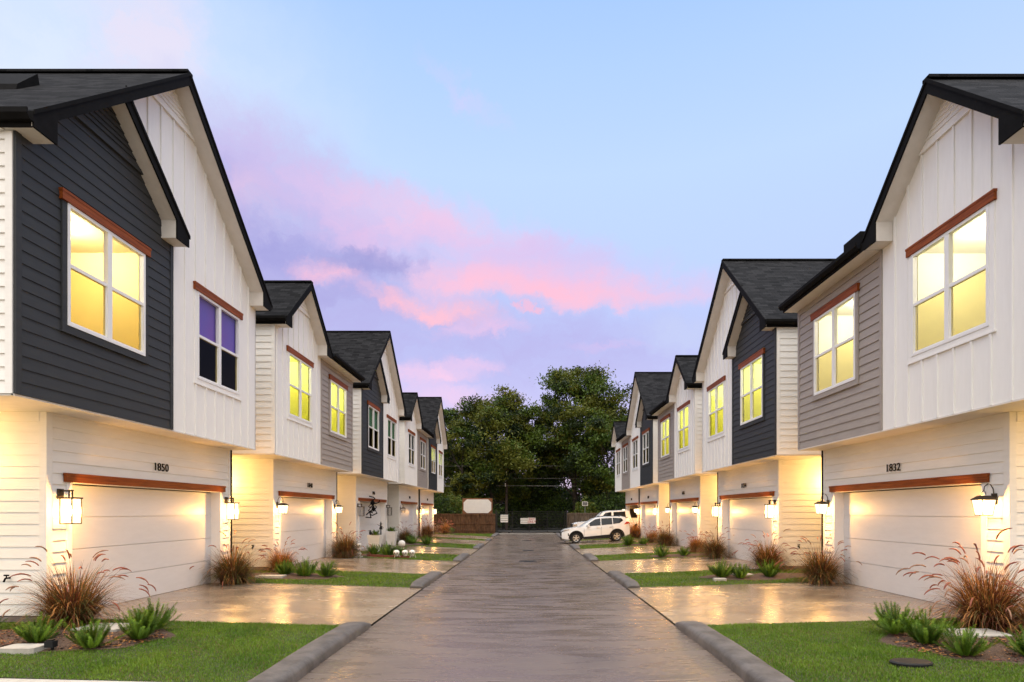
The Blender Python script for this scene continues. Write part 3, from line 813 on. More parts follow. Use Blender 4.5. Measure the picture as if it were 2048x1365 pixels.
    # ---- rake fascia, tails, boxes
    fm = MB(P); wm = MB(P); FD = .25
    def rake(ue, ve, ur, vr2, sgn, d1):
        """ue,ve eave end; ur,vr2 ridge end; sgn = direction from eave to ridge"""
        a, b = d1-.03, d1
        tl = .42
        fm.prism([(ue, ve-TH), (ur, vr2-TH), (ur, vr2-FD-.02), (ue+sgn*tl, ve+SL*tl-FD), (ue+sgn*tl, ve-.24), (ue, ve-.24)], a, b)
        fm.prism([(ue-sgn*.01, ve+.012), (ur, vr2+.018), (ur, vr2-TH-.01), (ue-sgn*.01, ve-TH-.01)], b, b+.02)
        # sloped soffit
        wm.prism([(ue+sgn*tl, ve+SL*tl-FD+.04), (ur, vr2-FD+.04), (ur, vr2-FD+.01), (ue+sgn*tl, ve+SL*tl-FD+.01)], .0, a-.001)
        # closed box at the eave
        wm.prism([(ue+sgn*.002, ve-.225), (ue+sgn*.002, ve-.06), (ue+sgn*(tl-.004), ve+SL*tl-.10), (ue+sgn*(tl-.004), ve-.225)], -.1, a-.001)
    if style == 'A':
        rake(-SE, EV, half, pk, 1, OV); rake(wdt+SE, EV, half, pk, -1, OV)
        rake(half+.04, EV+.03, hq-.03, pks-.02+.03, -1, OV-.035)
        slabm = MB(P); slab(slabm, (half+.05, EV+.0), (hq+.03, pks-.045), OV-.04, -.0, TH); slabm.build('gable_roof', M['roof'], roof)
    else:
        rake(-SE, EV, hq, pks, 1, OV); rake(half+.05, EV, hq, pks, -1, OV)
        wm.prism([(half+.05, 7.62), (wdt+SE, 7.62), (wdt+SE, 7.65), (half+.05, 7.65)], .0, OV-.02)
        fm.prism([(half+.05, 7.62), (wdt+SE, 7.62), (wdt+SE, EV-TH), (half+.05, EV-TH)], OV-.02, OV)
        fm.prism([(wdt+SE-.02, 7.62), (wdt+SE, 7.62), (wdt+SE, EV-TH), (wdt+SE-.02, EV-TH)], BK, OV-.02)
    if style == 'A':
        fm.box((wdt+SE-.02, EV-.24, BK), (wdt+SE, EV-.05, OV-.04)); wm.box((wdt+.0, EV-.24, BK), (wdt+SE-.021, EV-.215, -.11))
    fm.box((-SE, EV-.24, BK), (-SE+.02, EV-.05, OV-.04)); wm.box((-SE+.021, EV-.24, BK), (0, EV-.215, -.11))
    fm.build('fascia', M['blk'], root); wm.build('eave_soffit', M['soffit'], root)
    # ---- gutters (K profile)
    gm = MB(P)
    def gut(us, sg, a, b):
        gm.prism([(us, EV-.17), (us+sg*.07, EV-.17), (us+sg*.12, EV-.10), (us+sg*.12, EV-.025), (us+sg*.10, EV-.025), (us+sg*.10, EV-.09), (us+sg*.06, EV-.15), (us+sg*.015, EV-.15), (us+sg*.015, EV-.02), (us, EV-.02)], a, b)
    gut(-SE-.001, -1, BK, OV+.0)
    gm.build('gutter', M['blk'], roof); gm = MB(P)
    if style == 'A': gut(wdt+SE+.001, 1, BK, OV)
    else:
        gm2 = [(.0, -.17), (.07, -.17), (.12, -.10), (.12, -.025), (.10, -.025), (.10, -.09), (.06, -.15), (.015, -.15), (.015, -.02), (0, -.02)]
        n = len(gm2); A_ = [(half+.12, EV+b, OV+.001+a) for a, b in gm2]; B_ = [(wdt+SE+.02, EV+b, OV+.001+a) for a, b in gm2]
        for i in range(n): gm.poly([A_[i], A_[(i+1) % n], B_[(i+1) % n], B_[i]])
        gm.poly(A_); gm.poly(B_[::-1])
    gm.build('gutter', M['blk'], roof)
    # roof vents
    if (side, num) in ((-1, '1850'), (1, '1832')):
        vm_ = MB(P)
        if num == '1850':
            u0 = 1.95; vv = rt(u0)
            vm_.prism([(u0-.25, rt(u0-.25)-.02), (u0+.25, rt(u0+.25)-.02), (u0+.2, rt(u0+.2)+.22), (u0-.22, rt(u0-.22)+.1)], -2.2, -1.5)
        else:
            vr0 = EV+.40*(OV+.2)
            vm_.prism([(half+1.0, vr0-.05), (half+1.7, vr0-.05), (half+1.7, vr0+.42), (half+1.0, vr0+.42)], -.35, -.1)
        vm_.build('roof_vent', M['blk'], roof)
    # ---- ground floor
    a0, a1 = 1.4, wdt-.05                       # in garage frame u (from its open corner)
    c = (a0+a1)/2; o0, o1 = c-2.5, c+2.5
    hole = (o0-.12, o1+.12, -1, 2.62)
    mb = MB(G); laps(mb, around([[(a0, .0), (a1, .0), (a1, HO-.03), (a0, HO-.03)]], hole), .02, .2, 0.)
    mb.box((a0-.02, -.0, -.0), (a0+.1, HO-.031, .026)); mb.box((a1-.08, 0, 0), (a1+.0, HO-.031, .025))
    laps(mb, [[(-11.5, .12), (-.1, .12), (-.1, HO-.03), (-11.5, HO-.03)]], .12, .2, 0, .016, lambda u, v, d: (a0-d, v, u))
    laps(mb, [[(-11.5, .12), (-.0, .12), (-.0, HO-.03), (-11.5, HO-.03)]], .12, .2, 0, .016, lambda u, v, d: (a1+d, v, u))
    mb.box((a0-.024, .1, -.1), (a0+.01, HO-.031, .0255))
    mb.box((a0-.03, HO-.2, -11.5), (a0+.0, HO-.031, -.1)); 
    mb.build('ground_floor_wall', M['white'], root)
    mb = MB(G); mb.box((a0-.012, -.6, -11.5), (a0+.2, .1, .01)); mb.box((a0+.2, -.6, -.3), (o0-.13, .0, .0)); mb.box((o1+.13, -.6, -.3), (a1, .0, .0)); mb.box((a1-.2, -.6, -11.5), (a1+.01, .1, -.3))
    mb.build('foundation', M['found'], root)
    # garage opening
    mb = MB(G); rc = -.27; z_ = -.03
    mb.box((o0-.12, z_, rc), (o0, 2.46, .03)); mb.box((o1, z_, rc), (o1+.12, 2.46, .03)); mb.box((o0-.12, 2.46, rc), (o1+.12, 2.63, .018))
    mb.build('door_trim', M['trim'], root)
    mb = MB(G); mb.box((o0-.18, 2.47, .019), (o1+.18, 2.63, .075)); mb.box((o0-.19, 2.59, .019), (o1+.19, 2.633, .083)); mb.build('door_lintel', M['cedar'], root)
    if num != '1840':
        mb = MB(G); ph = 2.44/4
        for k in range(4):
            b0 = .0+k*ph
            mb.box((o0, b0+.006, rc), (o1, b0+ph-.006, rc+.045)); mb.box((o0, b0-.006, rc), (o1, b0+.006, rc+.015))
        gd = mb.build('garage_door', M['door'], root)
        sm = MB(G); sm.box((o0, -.03, rc), (o1, -.003, rc+.03)); sm.build('bottom_seal', M['blk'], gd)
    else:
        mb = MB(G); mb.box((o0, .0, rc-5), (o1, 2.5, rc-4.95)); mb.box((o0, 2.2, rc-4.9), (o1, 2.44, rc+.0))
        mb.box((o0, 0, rc-5), (o0+.03, 2.5, rc)); mb.box((o1-.03, 0, rc-5), (o1, 2.5, rc)); mb.build('open_garage_interior', M['pole'], root)
    # lanterns
    kind = style
    for cu in ((a0+o0-.12)/2+.06, (o1+.12+a1)/2-.03):
        lantern_mesh(G, kind, lamps, root, cu, .016)
    # downlight by the entrance passage
    sp = MB(G)
    du, dd = a0-.75, -1.3
    sp.poly([(du+.07*math.cos(t_), HO-.035, dd+.07*math.sin(t_)) for t_ in np.linspace(0, 2*math.pi, 14)[:-1]])
    sob = sp.build('soffit_lamp', M['disc'] if lamps or num == '1846' else M['bulb0'], root)
    if lamps or num == '1846':
        pl = bpy.data.lights.new('entry_light', 'POINT'); pl.energy = 130 if lamps else 30; pl.color = (1, .58, .17); pl.shadow_soft_size = .07
        po = bpy.data.objects.new('entry_light', pl); COL.objects.link(po); po.parent = root
        po.location = Vector(G(a0-.55, HO-.75, -1.7))-Vector(ORG[root.name])
    # downspout at the far corner of the garage wall
    dn = MB(G); dn.box((a1-.0+.002, .1, -.03), (a1+.07, HO-.031, .04)); dn.box((a1+.005, .03, -.03), (a1+.065, .11, .12)); dn.build('downspout', M['blk'], root)
    # number
    cv = bpy.data.curves.new('house_number', 'FONT'); cv.body = num; cv.size = .25; cv.extrude = .008; cv.offset = .0; cv.align_x = 'CENTER'; cv.space_character = 1.08
    cv.materials.append(M['blk']); cv = text_mesh(cv)
    no = bpy.data.objects.new('house_number', cv); COL.objects.link(no); no.parent = root
    loc = Vector(G(c, 2.86, .045))-Vector(ORG[root.name]); no.location = loc
    no.rotation_euler = (R(90), 0, R(90) if side < 0 else R(-90))
    # hose tap on the open side
    if num in ('1850', '1848', '1834'):
        ht = MB(G); ht.tube([(a0-.01, .78, -.62), (a0-.10, .78, -.62), (a0-.13, .72, -.62)], .016, 6); ht.tube([(a0-.08, .78, -.62), (a0-.08, .83, -.62)], .01, 6)
        ht.tube([(a0-.08, .83, -.66), (a0-.08, .83, -.58)], .014, 6); ht.build('hose_tap', M['blk'], root)
    return root
for h in HS: house(h)

# ------------------------------------------------------------------ plants
def fountain_mesh(nb, hgt, mix, seed, npl):
    rs = np.random.default_rng(seed); V = []; F = []; MI = []
    def strip(pts, wd, az_, mi):
        b = len(V); n = len(pts); px, py = -math.sin(az_), math.cos(az_)
        for k, (x, y, z) in enumerate(pts):
            w_ = wd*(1-k/(n-1))**.6+.0007
            V.append((x-px*w_, y-py*w_, z)); V.append((x+px*w_, y+py*w_, z))
        for k in range(n-1): F.append((b+2*k, b+2*k+1, b+2*k+3, b+2*k+2)); MI.append(mi)
    for i in range(nb):
        a = rs.uniform(0, 2*math.pi); lean = abs(rs.normal(.62, .46)); L = hgt*rs.uniform(.5, 1.08); r0 = rs.uniform(0, .22)
        x = r0*math.cos(a+rs.normal(0, .6)); y = r0*math.sin(a+rs.normal(0, .6)); z = 0; pts = [(x, y, z)]; th = lean*.5; n = 6
        for k in range(n):
            th += (lean*1.0+rs.uniform(-.1, .6))/n*1.8*(k/n+.4); s_ = L/n
            x += math.sin(th)*s_*math.cos(a); y += math.sin(th)*s_*math.sin(a); z += math.cos(th)*s_; pts.append((x, y, max(z, .01)))
        strip(pts, rs.uniform(.004, .0085), a+rs.normal(0, .5), rs.choice(3, p=mix))
    # plumes
    for i in range(npl):
        a = rs.uniform(0, 2*math.pi); lean = abs(rs.normal(.55, .35)); L = hgt*rs.uniform(.85, 1.3)
        x = rs.normal(0, .06); y = rs.normal(0, .06); z = 0; pts = [(x, y, z)]; th = lean*.5; n = 9
        for k in range(n):
            th += (lean+.25)/n*1.5*(k/n+.2); s_ = L/n
            x += math.sin(th)*s_*math.cos(a); y += math.sin(th)*s_*math.sin(a); z += math.cos(th)*s_; pts.append((x, y, z))
        strip(pts, .0028, a, 2)
        hl = rs.uniform(.16, .28); m = 6; rings = []; mi = 3 if rs.uniform() < .65 else 4
        for k in range(m+1):
            t = k/m; rr = .0105*math.sin(math.pi*min(t*.85+.12, 1))**.7+.002
            c_ = Vector((x, y, z)); d = Vector((math.sin(th)*math.cos(a), math.sin(th)*math.sin(a), math.cos(th)))
            s1 = d.cross(Vector((0, 0, 1)));
            if s1.length < .05: s1 = Vector((1, 0, 0))
            s1.normalize(); s2 = d.cross(s1); b = len(V); rings.append(b)
            for j in range(5):
                an = 2*math.pi*j/5; V.append(tuple(c_+(s1*math.cos(an)+s2*math.sin(an))*rr*rs.uniform(.7, 1.35)))
            x += d.x*hl/m; y += d.y*hl/m; z += d.z*hl/m; th += .22
        for k in range(m):
            for j in range(5): F.append((rings[k]+j, rings[k]+(j+1) % 5, rings[k+1]+(j+1) % 5, rings[k+1]+j)); MI.append(mi)
    return npmesh('fountain_grass', V, F, [M['fg_green'], M['fg_brown'], M['fg_straw'], M['plume'], M['plumel']], MI)
FG = [fountain_mesh(1700, 1.08, (.40, .40, .20), 1, 34), fountain_mesh(1800, 1.02, (.50, .38, .12), 2, 26), fountain_mesh(1500, .9, (.16, .30, .54), 3, 34), fountain_mesh(1700, 1.05, (.22, .44, .34), 4, 64)]
def fountain(v, x, y, sc, label, rz=0, sz=None):
    o = npobj('fountain_grass', FG[v], None, (x, y, g(x, y)+.0)); o.scale = (sc, sc, sz or sc); o.rotation_euler.z = rz
    tag(o, label, 'ornamental grass', 'russet fountain grass clumps by the garages'); return o
for v, x, y, sc, rz, lb in (
 (0, -7.78, 9.65, 1.02, .3, 'big russet and green grass clump at the near corner of garage 1850'),
 (1, -8.0, 15.35, 1.04, 1.2, 'dark bushy grass clump at the far corner of garage 1850'),
 (2, -8.05, 18.45, .92, 2.2, 'orange straw grass clump at the near corner of the second garage on the left'),
 (1, -7.85, 24.3, 1.12, 3.1, 'tall dark grass clump between the second garage and the white planter on the left'),
 (1, -7.75, 35.7, 1.0, .9, 'grass clump left of the fourth garage on the left, past the white ball'),
 (3, -7.6, 42.6, 1.2, 4.1, 'reddish grass clump between the fourth and fifth garages on the left'),
 (2, -7.5, 50.6, 1.2, 5., 'grass clump at the far left end by the brown fence'),
 (3, 7.75, 9.55, 1.12, .8, 'big russet plumed grass clump at the near corner of garage 1832'),
 (0, 7.95, 15.35, 1.0, 2.5, 'green plumed grass clump at the far corner of garage 1832'),
 (0, 8.0, 18.9, 1.0, 1.6, 'plumed grass clump at the near corner of the second garage on the right'),
 (1, 7.9, 24.0, 1.0, 4.4, 'dark grass clump at the far corner of the second garage on the right'),
 (2, 8.1, 27.1, .95, 3.4, 'orange grass clump at the near corner of the third garage on the right'),
 (1, 7.9, 32.6, 1.05, 5.5, 'green grass clump at the far corner of the third garage on the right'),
 (2, 7.9, 35.8, 1.0, .2, 'reddish grass clump at the near corner of the fourth garage on the right'),
 (3, 8.0, 42.3, 1.15, 1.2, 'red brown grass clump behind the tail of the white compact SUV')):
    fountain(v, x, y, sc, lb, rz)
for v, x, y, sc, rz, lb in (
 (2, 8.15, 8.95, .8, .5, 'low copper grass clump beside the big clump at garage 1832'),):
    fountain(v, x, y, sc, lb, rz)

def fern_mesh(nf, hgt, seed):
    rs = np.random.default_rng(seed); V = []; F = []; MI = []
    for i in range(nf):
        a = rs.uniform(0, 2*math.pi); q = (i+.5)/nf; lean = .15+1.2*q+rs.normal(0, .2); L = hgt*rs.uniform(.55, 1.1)*(1.05-.1*q)
        x, y, z = .10*q*math.cos(a), .10*q*math.sin(a), 0; th = lean*.75; n = 30
        mi = 1 if rs.uniform() < .3 else 0
        for k in range(n):
            t = k/n; th += -.30/n if q > .5 else .1/n; d = Vector((math.sin(th)*math.cos(a), math.sin(th)*math.sin(a), math.cos(th)))
            x += d.x*L/n; y += d.y*L/n; z = max(z+d.z*L/n, .01)
            rr = .040*hgt/.45*(math.sin(math.pi*min(1, t*.72+.16))**.6)
            s1 = d.cross(Vector((0, 0, 1)))
            if s1.length < .05: s1 = Vector((1, 0, 0))
            s1.normalize(); s2 = d.cross(s1)
            for j in range(11):
                an = rs.uniform(0, 2*math.pi); nd = (s1*math.cos(an)+s2*math.sin(an)); tip = Vector((x, y, z))+nd*rr*rs.uniform(.65, 1.25)+d*rr*.55
                pw = d.cross(nd)*0.0036*hgt/.45; b = len(V); c_ = Vector((x, y, z))
                V += [tuple(c_-pw), tuple(c_+pw), tuple(tip)]; F.append((b, b+1, b+2)); MI.append(mi)
    return npmesh('foxtail_fern', V, F, [M['fern'], M['fernl']], MI)
FE = [fern_mesh(60, .50, 5), fern_mesh(52, .46, 6), fern_mesh(70, .52, 7)]
def fern(v, x, y, sc, label, rz):
    o = npobj('foxtail_fern', FE[v], None, (x, y, g(x, y)+.035)); o.scale = (sc,)*3; o.rotation_euler.z = rz
    tag(o, label, 'fern', 'green foxtail ferns in the planting beds'); return o
for i, (x, y, sc, lb) in enumerate((
 (-7.25, 8.35, .82, 'green fern at the left end of the bed in front of house 1850'),
 (-6.30, 8.15, .92, 'green fern in the bed of house 1850, by the black uplight'),
 (-6.02, 8.75, .82, 'small green fern between two larger ones in the bed at house 1850'),
 (-6.22, 9.35, .98, 'tall green fern at the driveway end of the bed at house 1850'),
 (-8.75, 9.0, .9, 'fern cut by the left edge of the photo, beside the wall of house 1850'),
 (-7.45, 17.3, .85, 'green fern nearest the orange grass at the second house on the left'),
 (-6.75, 17.15, 1.1, 'wide green fern in the middle of the bed at the second house on the left'),
 (-6.15, 17.25, 1.1, 'green fern at the lane end of the bed at the second house on the left'),
 (-7.0, 25.5, .95, 'dark green fern beside the skull totem, inside the brick edging'),
 (-6.35, 25.6, 1.2, 'large dark green fern in the middle of the brick edged bed'),
 (-5.85, 25.8, 1.05, 'dark green fern behind the three skull ornaments'),
 (-7.1, 34.5, 1.1, 'green fern at the left of the pair before the fourth house on the left'),
 (-6.2, 34.5, 1.15, 'green fern at the right of the pair before the fourth house on the left'),
 (-7.1, 51.9, 1.2, 'yellow green shrubby fern at the foot of the brown fence'),
 (5.95, 9.15, .95, 'green fern nearest the driveway in the bed at house 1832'),
 (5.95, 8.45, 1.0, 'wide green fern second from the driveway in the bed at house 1832'),
 (6.0, 7.75, .92, 'green fern nearest the camera in the bed at house 1832, right of the valve cover'),
 (6.75, 7.55, .75, 'sparse fern at the right end of the bed at house 1832'),
 (5.85, 17.1, 1.1, 'wide green fern nearest the lane in the bed of the second house on the right'),
 (6.3, 16.75, 1.0, 'green fern in the middle of the bed of the second house on the right'),
 (7.2, 16.85, .95, 'green fern nearest the grass clumps at the second house on the right'),
 (5.95, 25.2, 1.1, 'wide green fern nearest the lane before the third house on the right'),
 (6.95, 25.2, .95, 'small green fern nearer the garage before the third house on the right'),
 (6.0, 34.0, 1.2, 'green fern in front of the white compact SUV, nearest the lane'),
 (6.95, 34.0, 1.0, 'green fern in front of the rear wheel of the white compact SUV'))):
    fern(i % 3, x, y, sc, lb, i*1.7)

# stepping slabs, valve cover, uplight
def slabstone(x, y, w_, l_, label, mat='slab'):
    mb = MB(); z = g(x, y); k = .03
    pts = [(x-w_/2+k, y-l_/2), (x+w_/2-k, y-l_/2), (x+w_/2, y-l_/2+k), (x+w_/2, y+l_/2-k), (x+w_/2-k, y+l_/2), (x-w_/2+k, y+l_/2), (x-w_/2, y+l_/2-k), (x-w_/2, y-l_/2+k)]
    mb.prism(pts, z-.02, z+.075); o = mb.build('stepping_slab', M[mat], None, (x, y, z)); tag(o, label, 'paving slab', 'pale slabs in the planting beds'); return o
slabstone(-7.0, 9.35, .75, .55, 'pale square slab under the grass clump at house 1850')
slabstone(-7.1, 7.95, .5, .3, 'small pale slab at the lawn edge of the bed at house 1850')
slabstone(7.0, 8.9, .9, .55, 'pale square slab in front of the grass clump at house 1832')
slabstone(7.7, 8.0, .6, .6, 'pale slab at the right edge of the photo beside house 1832')
slabstone(-7.6, 16.7, .8, .4, 'pale slab beside the fern at the second house on the left')
slabstone(6.6, 17.4, .6, .4, 'pale slab behind the ferns at the second house on the right')
slabstone(5.6, 16.5, .35, .25, 'small pale slab at the lawn edge before the second house on the right')
mb = MB(); mb.lathe([(.26, 0), (.27, .04), (.25, .055), (.1, .06)], (5.05, 7.45, g(5.05, 7.45)), 24, 0, 1, .62)
o = mb.build('valve_cover', M['clad'], None, (5.05, 7.45, g(5.05, 7.45))); tag(o, 'black oval irrigation valve cover sunk in the lawn at house 1832', 'cover')
mb = MB(); zz = g(-6.75, 8.0)+.03
mb.box((-6.81, 7.95, zz+.03), (-6.69, 8.04, zz+.12)); mb.box((-6.79, 7.96, zz+.12), (-6.71, 8.02, zz+.14)); mb.tube([(-6.75, 8.02, zz-.05), (-6.75, 8.02, zz+.06)], .02, 6)
o = mb.build('uplight', M['clad'], None, (-6.75, 8, zz)); tag(o, 'small black garden uplight in front of a fern at house 1850', 'garden light')

# drain covers in the lane
def grate(x, y, w_, l_, label):
    mb = MB(); z = g(x, y)+.004
    mb.box((x-w_/2, y-l_/2, z-.02), (x+w_/2, y-l_/2+.04, z+.012)); mb.box((x-w_/2, y+l_/2-.04, z-.02), (x+w_/2, y+l_/2, z+.012))
    n = 11
    for k in range(n+1):
        xx = x-w_/2+(w_-.03)*k/n; mb.box((xx, y-l_/2+.04, z-.02), (xx+.03, y+l_/2-.04, z+.010))
    mb.box((x-w_/2, y-l_/2, z-.022), (x+w_/2, y+l_/2, z-.001), 1)
    o = mb.build('drain_grate', [M['clad'], M['sockets']], None, (x, y, z)); tag(o, label, 'drain cover', 'dark drain grates in the lane')
grate(0, 24.9, .75, .75, 'larger dark drain grate nearer the camera in the lane')
grate(.02, 32.5, .65, .6, 'second dark drain grate farther down the lane')
grate(-.1, 44, .7, .6, 'farthest faint drain grate before the gate')

# ------------------------------------------------------------------ third house on the left: planters and ornaments
def planter(x, y, label):
    z = g(x, y); root = empty('planter', (x, y, z)); tag(root, label, 'planter', 'tall white planters flanking the third garage')
    mb = MB()
    a, b, hh = .20, .31, .82
    A_ = [(x-a, y-a, z), (x+a, y-a, z), (x+a, y+a, z), (x-a, y+a, z)]; B_ = [(x-b, y-b, z+hh), (x+b, y-b, z+hh), (x+b, y+b, z+hh), (x-b, y+b, z+hh)]
    c_ = b-.035; C_ = [(x-c_, y-c_, z+hh), (x+c_, y-c_, z+hh), (x+c_, y+c_, z+hh), (x-c_, y+c_, z+hh)]; D_ = [(p, q, z+hh-.08) for p, q, _ in C_]
    for P_, Q_ in ((A_, B_), (B_, C_), (C_, D_)):
        for i in range(4): mb.poly([P_[i], P_[(i+1) % 4], Q_[(i+1) % 4], Q_[i]])
    mb.poly(D_, 1); mb.poly(A_); mb.build('pot', [M['cer'], M['mulch']], root)
    o = npobj('plant', FE[1], root, (0, 0, hh-.06)); o.scale = (.8, .8, .75)
planter(-7.55, 27.9, 'tall white square planter with a dark plant, left of the third garage')
planter(-7.95, 32.9, 'tall white square planter with a dark plant, right of the third garage, behind the witch')
def skull(mb, x, y, z, r, s=1):
    prof = [(r*.55, -r*.95), (r*.62, -r*.5), (r*.92, -.15*r), (r, .25*r), (r*.8, .7*r), (r*.35, .95*r), (.01, r)]
    mb.lathe(prof, (x, y, z), 14, 0, 1, 1.05)
    for q in (-.38, .38): mb.lathe([(r*.05, -.2*r), (r*.24, -.1*r), (r*.26, .1*r), (r*.05, .2*r)], (x+q*r, y-.93*r, z+.08*r), 8, 1, 1, .35)
    mb.lathe([(r*.03, -.12*r), (r*.12, -.1*r), (r*.03, .12*r)], (x, y-.98*r, z-.28*r), 6, 1, 1, .3)
    for q in (-.3, -.1, .1, .3): mb.box((x+q*r-.02*r, y-.75*r, z-.85*r), (x+q*r+.02*r, y-.58*r, z-.55*r), 1)
mb = MB(); x, y = -7.35, 24.55; z = g(x, y)+.0
for k in range(3): skull(mb, x, y, z+.12+k*.19, .115)
mb.box((x-.14, y-.12, z-.03), (x+.14, y+.12, z+.04))
o = mb.build('skull_totem', [M['bone'], M['sockets']], None, (x, y, z)); tag(o, 'white totem of three stacked skulls beside the dark grass clump', 'halloween ornament')
for k, (x, y) in enumerate(((-5.75, 24.7), (-5.42, 24.9), (-5.15, 25.1))):
    mb = MB(); z = g(x, y); skull(mb, x, y, z+.23, .14)
    mb.tube([(x+.1, y+.1, z+.15), (x+.14, y+.2, z-.02)], .015, 5); mb.tube([(x-.08, y+.05, z+.12), (x-.1, y-.02, z-.02)], .015, 5)
    o = mb.build('skull_ornament', [M['bone'], M['sockets']], None, (x, y, z))
    tag(o, ('left', 'middle', 'right')[k]+' one of three white skulls on the lawn at the end of the brick edging', 'halloween ornament', 'three skulls on the lawn')
mb = MB(); x, y = -7.15, 32.0; z = g(x, y)
mb.lathe([(.05, 0), (.14, .03), (.19, .1), (.2, .19), (.17, .29), (.09, .36), (.01, .38)], (x, y, z), 18)
o = mb.build('white_pumpkin', M['bone'], None, (x, y, z), True); tag(o, 'white ball shaped pumpkin on the ground past the third driveway', 'pumpkin')
# brick edging: one row of upright bricks
mb = MB()
for k in range(22):
    x = -7.1+k*.085; y = 24.95-.1*math.sin(k/21*math.pi); z = g(x, y); mb.box((x, y-.04, z-.02), (x+.075, y+.04, z+.11+random.uniform(-.01, .01)))
o = mb.build('brick_edging', M['brick'], None, (-6.2, 25, g(-6.2, 25))); tag(o, 'low row of red brown bricks edging the fern bed', 'edging')
def figure(x, y, z, label, stand):
    root = empty('witch_figure', (x, y, z)); tag(root, label, 'halloween figure')
    mb = MB()
    if stand: mb.tube([(x, y, z), (x, y, z+.95)], [.05, .03], 8); mb.lathe([(.09, 0), (.06, .12), (.03, .2)], (x, y, z), 10); mb.build('post', M['clad'], root)
    zz = z+.95
    b = MB(); b.lathe([(.02, 0), (.10, .02), (.075, .12), (.045, .22), (.02, .26)], (x, y, zz), 10)
    b.lathe([(.02, 0), (.045, .03), (.045, .07), (.02, .1)], (x, y, zz+.24), 10)
    b.tube([(x, y, zz+.2), (x-.12, y, zz+.24), (x-.2, y, zz+.3)], [.02, .015, .01], 6); b.tube([(x, y, zz+.2), (x+.1, y, zz+.15), (x+.14, y, zz+.08)], [.02, .015, .01], 6)
    b.build('body', M['clad'], root)
    hm = MB(); hm.lathe([(.11, .31), (.11, .32), (.045, .325), (.03, .39), (.004, .46)], (x, y, zz), 10); hm.build('hat', M['clad'], root)
figure(-8.15, 31.3, g(-8.15, 31.3), 'dark witch figure on a black post beside the right white planter', True)
root = empty('raven_figure', (-7.72, 27.65, g(-7.72, 27.65)+.8)); tag(root, 'dark bird like figure perched on the left white planter', 'halloween figure')
mb = MB(); x, y, z = -7.72, 27.65, g(-7.72, 27.65)+.82
mb.lathe([(.01, 0), (.05, .03), (.065, .1), (.04, .17), (.045, .2), (.01, .25)], (x, y, z), 10); mb.tube([(x, y, z+.21), (x-.12, y-.02, z+.2)], [.022, .004], 6); mb.tube([(x, y, z+.1), (x+.16, y, z)], [.05, .01], 6)
mb.build('body', M['clad'], root)
# spider skeleton decoration on the third garage
rt_ = empty('spider_decoration', (-8.3, 29.9, 2.4)); tag(rt_, 'black long legged spider decoration clinging above the third garage door', 'halloween decoration')
SX = -8.22
def L3(px, py):      # point on a plane at X = SX from photo pixel
    zz_ = -SX*1130/(1056-px); return (SX, zz_, 1.93+(1024-py)*zz_/1130)
bd = MB(); c0 = L3(746, 1011); c1 = L3(746, 1019)
bd.tube([L3(745, 1001), L3(745, 1006), L3(746, 1012)], [.05, .13, .04], 8); bd.tube([L3(746, 1012), L3(747, 1018), L3(748, 1023)], [.04, .1, .03], 8); bd.build('body', M['blk'], rt_)
for path in ([(743, 1003), (750, 998), (747, 995), (739, 993)], [(750, 1008), (758, 1005), (759, 1001)], [(742, 1008), (737, 1014), (742, 1016)], [(743, 1013), (737, 1022), (745, 1026)],
             [(750, 1012), (753, 1014), (749, 1021)], [(749, 1018), (754, 1027), (745, 1031), (741, 1030)], [(744, 1020), (736, 1027), (733, 1030)], [(746, 1022), (740, 1026), (742, 1036), (732, 1035)]):
    lg = MB(); lg.tube([L3(*p) for p in path], .03, 6); lg.build('leg', M['blk'], rt_)

# ------------------------------------------------------------------ fence, gate, signs, pole, wires
YF = 56.6
def board_fence(x0, x1, y, hgt, mat, label, name='wooden_fence', posts=3):
    root = empty(name, ((x0+x1)/2, y, g((x0+x1)/2, y))); tag(root, label, 'fence')
    mb = MB(); x = x0
    while x < x1-.02:
        w_ = .138; z = g(x, y); t = random.uniform(-.02, .02); d = random.uniform(0, .012)
        mb.prism([(x, z-.05), (min(x+w_, x1), z-.05), (min(x+w_, x1), z+hgt+t-.03), (min(x+w_, x1)-.03, z+hgt+t), (x+.03, z+hgt+t), (x, z+hgt+t-.03)], 0, 1) if False else mb.box((x, y-.02-d, z-.05), (min(x+w_, x1), y-d, z+hgt+t))
        x += .148
    mb.build('board', M[mat], root)
    rl = MB()
    for q in (.3, hgt*.5, hgt-.12): rl.box((x0, y-.072, g(x0, y)+q-.045), (x1, y-.034, g(x0, y)+q+.045))
    rl.build('rail', M[mat], root)
    for k in range(posts):
        xx = x0+(x1-x0)*(k+.35)/posts; pm = MB(); pm.box((xx-.06, y-.165, g(xx, y)-.05), (xx+.06, y-.075, g(xx, y)+hgt-.02)); pm.build('post', M[mat], root)
    return root
board_fence(-14, -3.25, YF, 2.02, 'fence', 'dark brown wooden board fence closing the left end of the lane', posts=4)
board_fence(3.95, 14, YF+.5, 2.1, 'fenceg', 'weathered grey board fence behind the parked cars', posts=4)
tag(sheet('gate_threshold', [-3.4, 0, 3.4], [55.9, 56.9], .03, M['slab']), kind='structure')
gr = empty('metal_gate', (.4, YF, g(.4, YF))); tag(gr, 'wide dark sliding gate of thin horizontal bars closing the lane', 'gate')
gx0, gx1 = -3.1, 3.7; gz = -.2
mb = MB(); zb, zt = gz+.08, gz+2.16
mb.box((gx0, YF-.03, zt-.05), (gx1, YF+.03, zt)); mb.box((gx0, YF-.03, zb), (gx1, YF+.03, zb+.07))
for xx in (gx0, -1.6, .1, 1.9, gx1-.06): mb.box((xx, YF-.025, zb+.07), (xx+.06, YF+.025, zt-.05))
mb.build('frame', M['clad'], gr)
mb = MB()
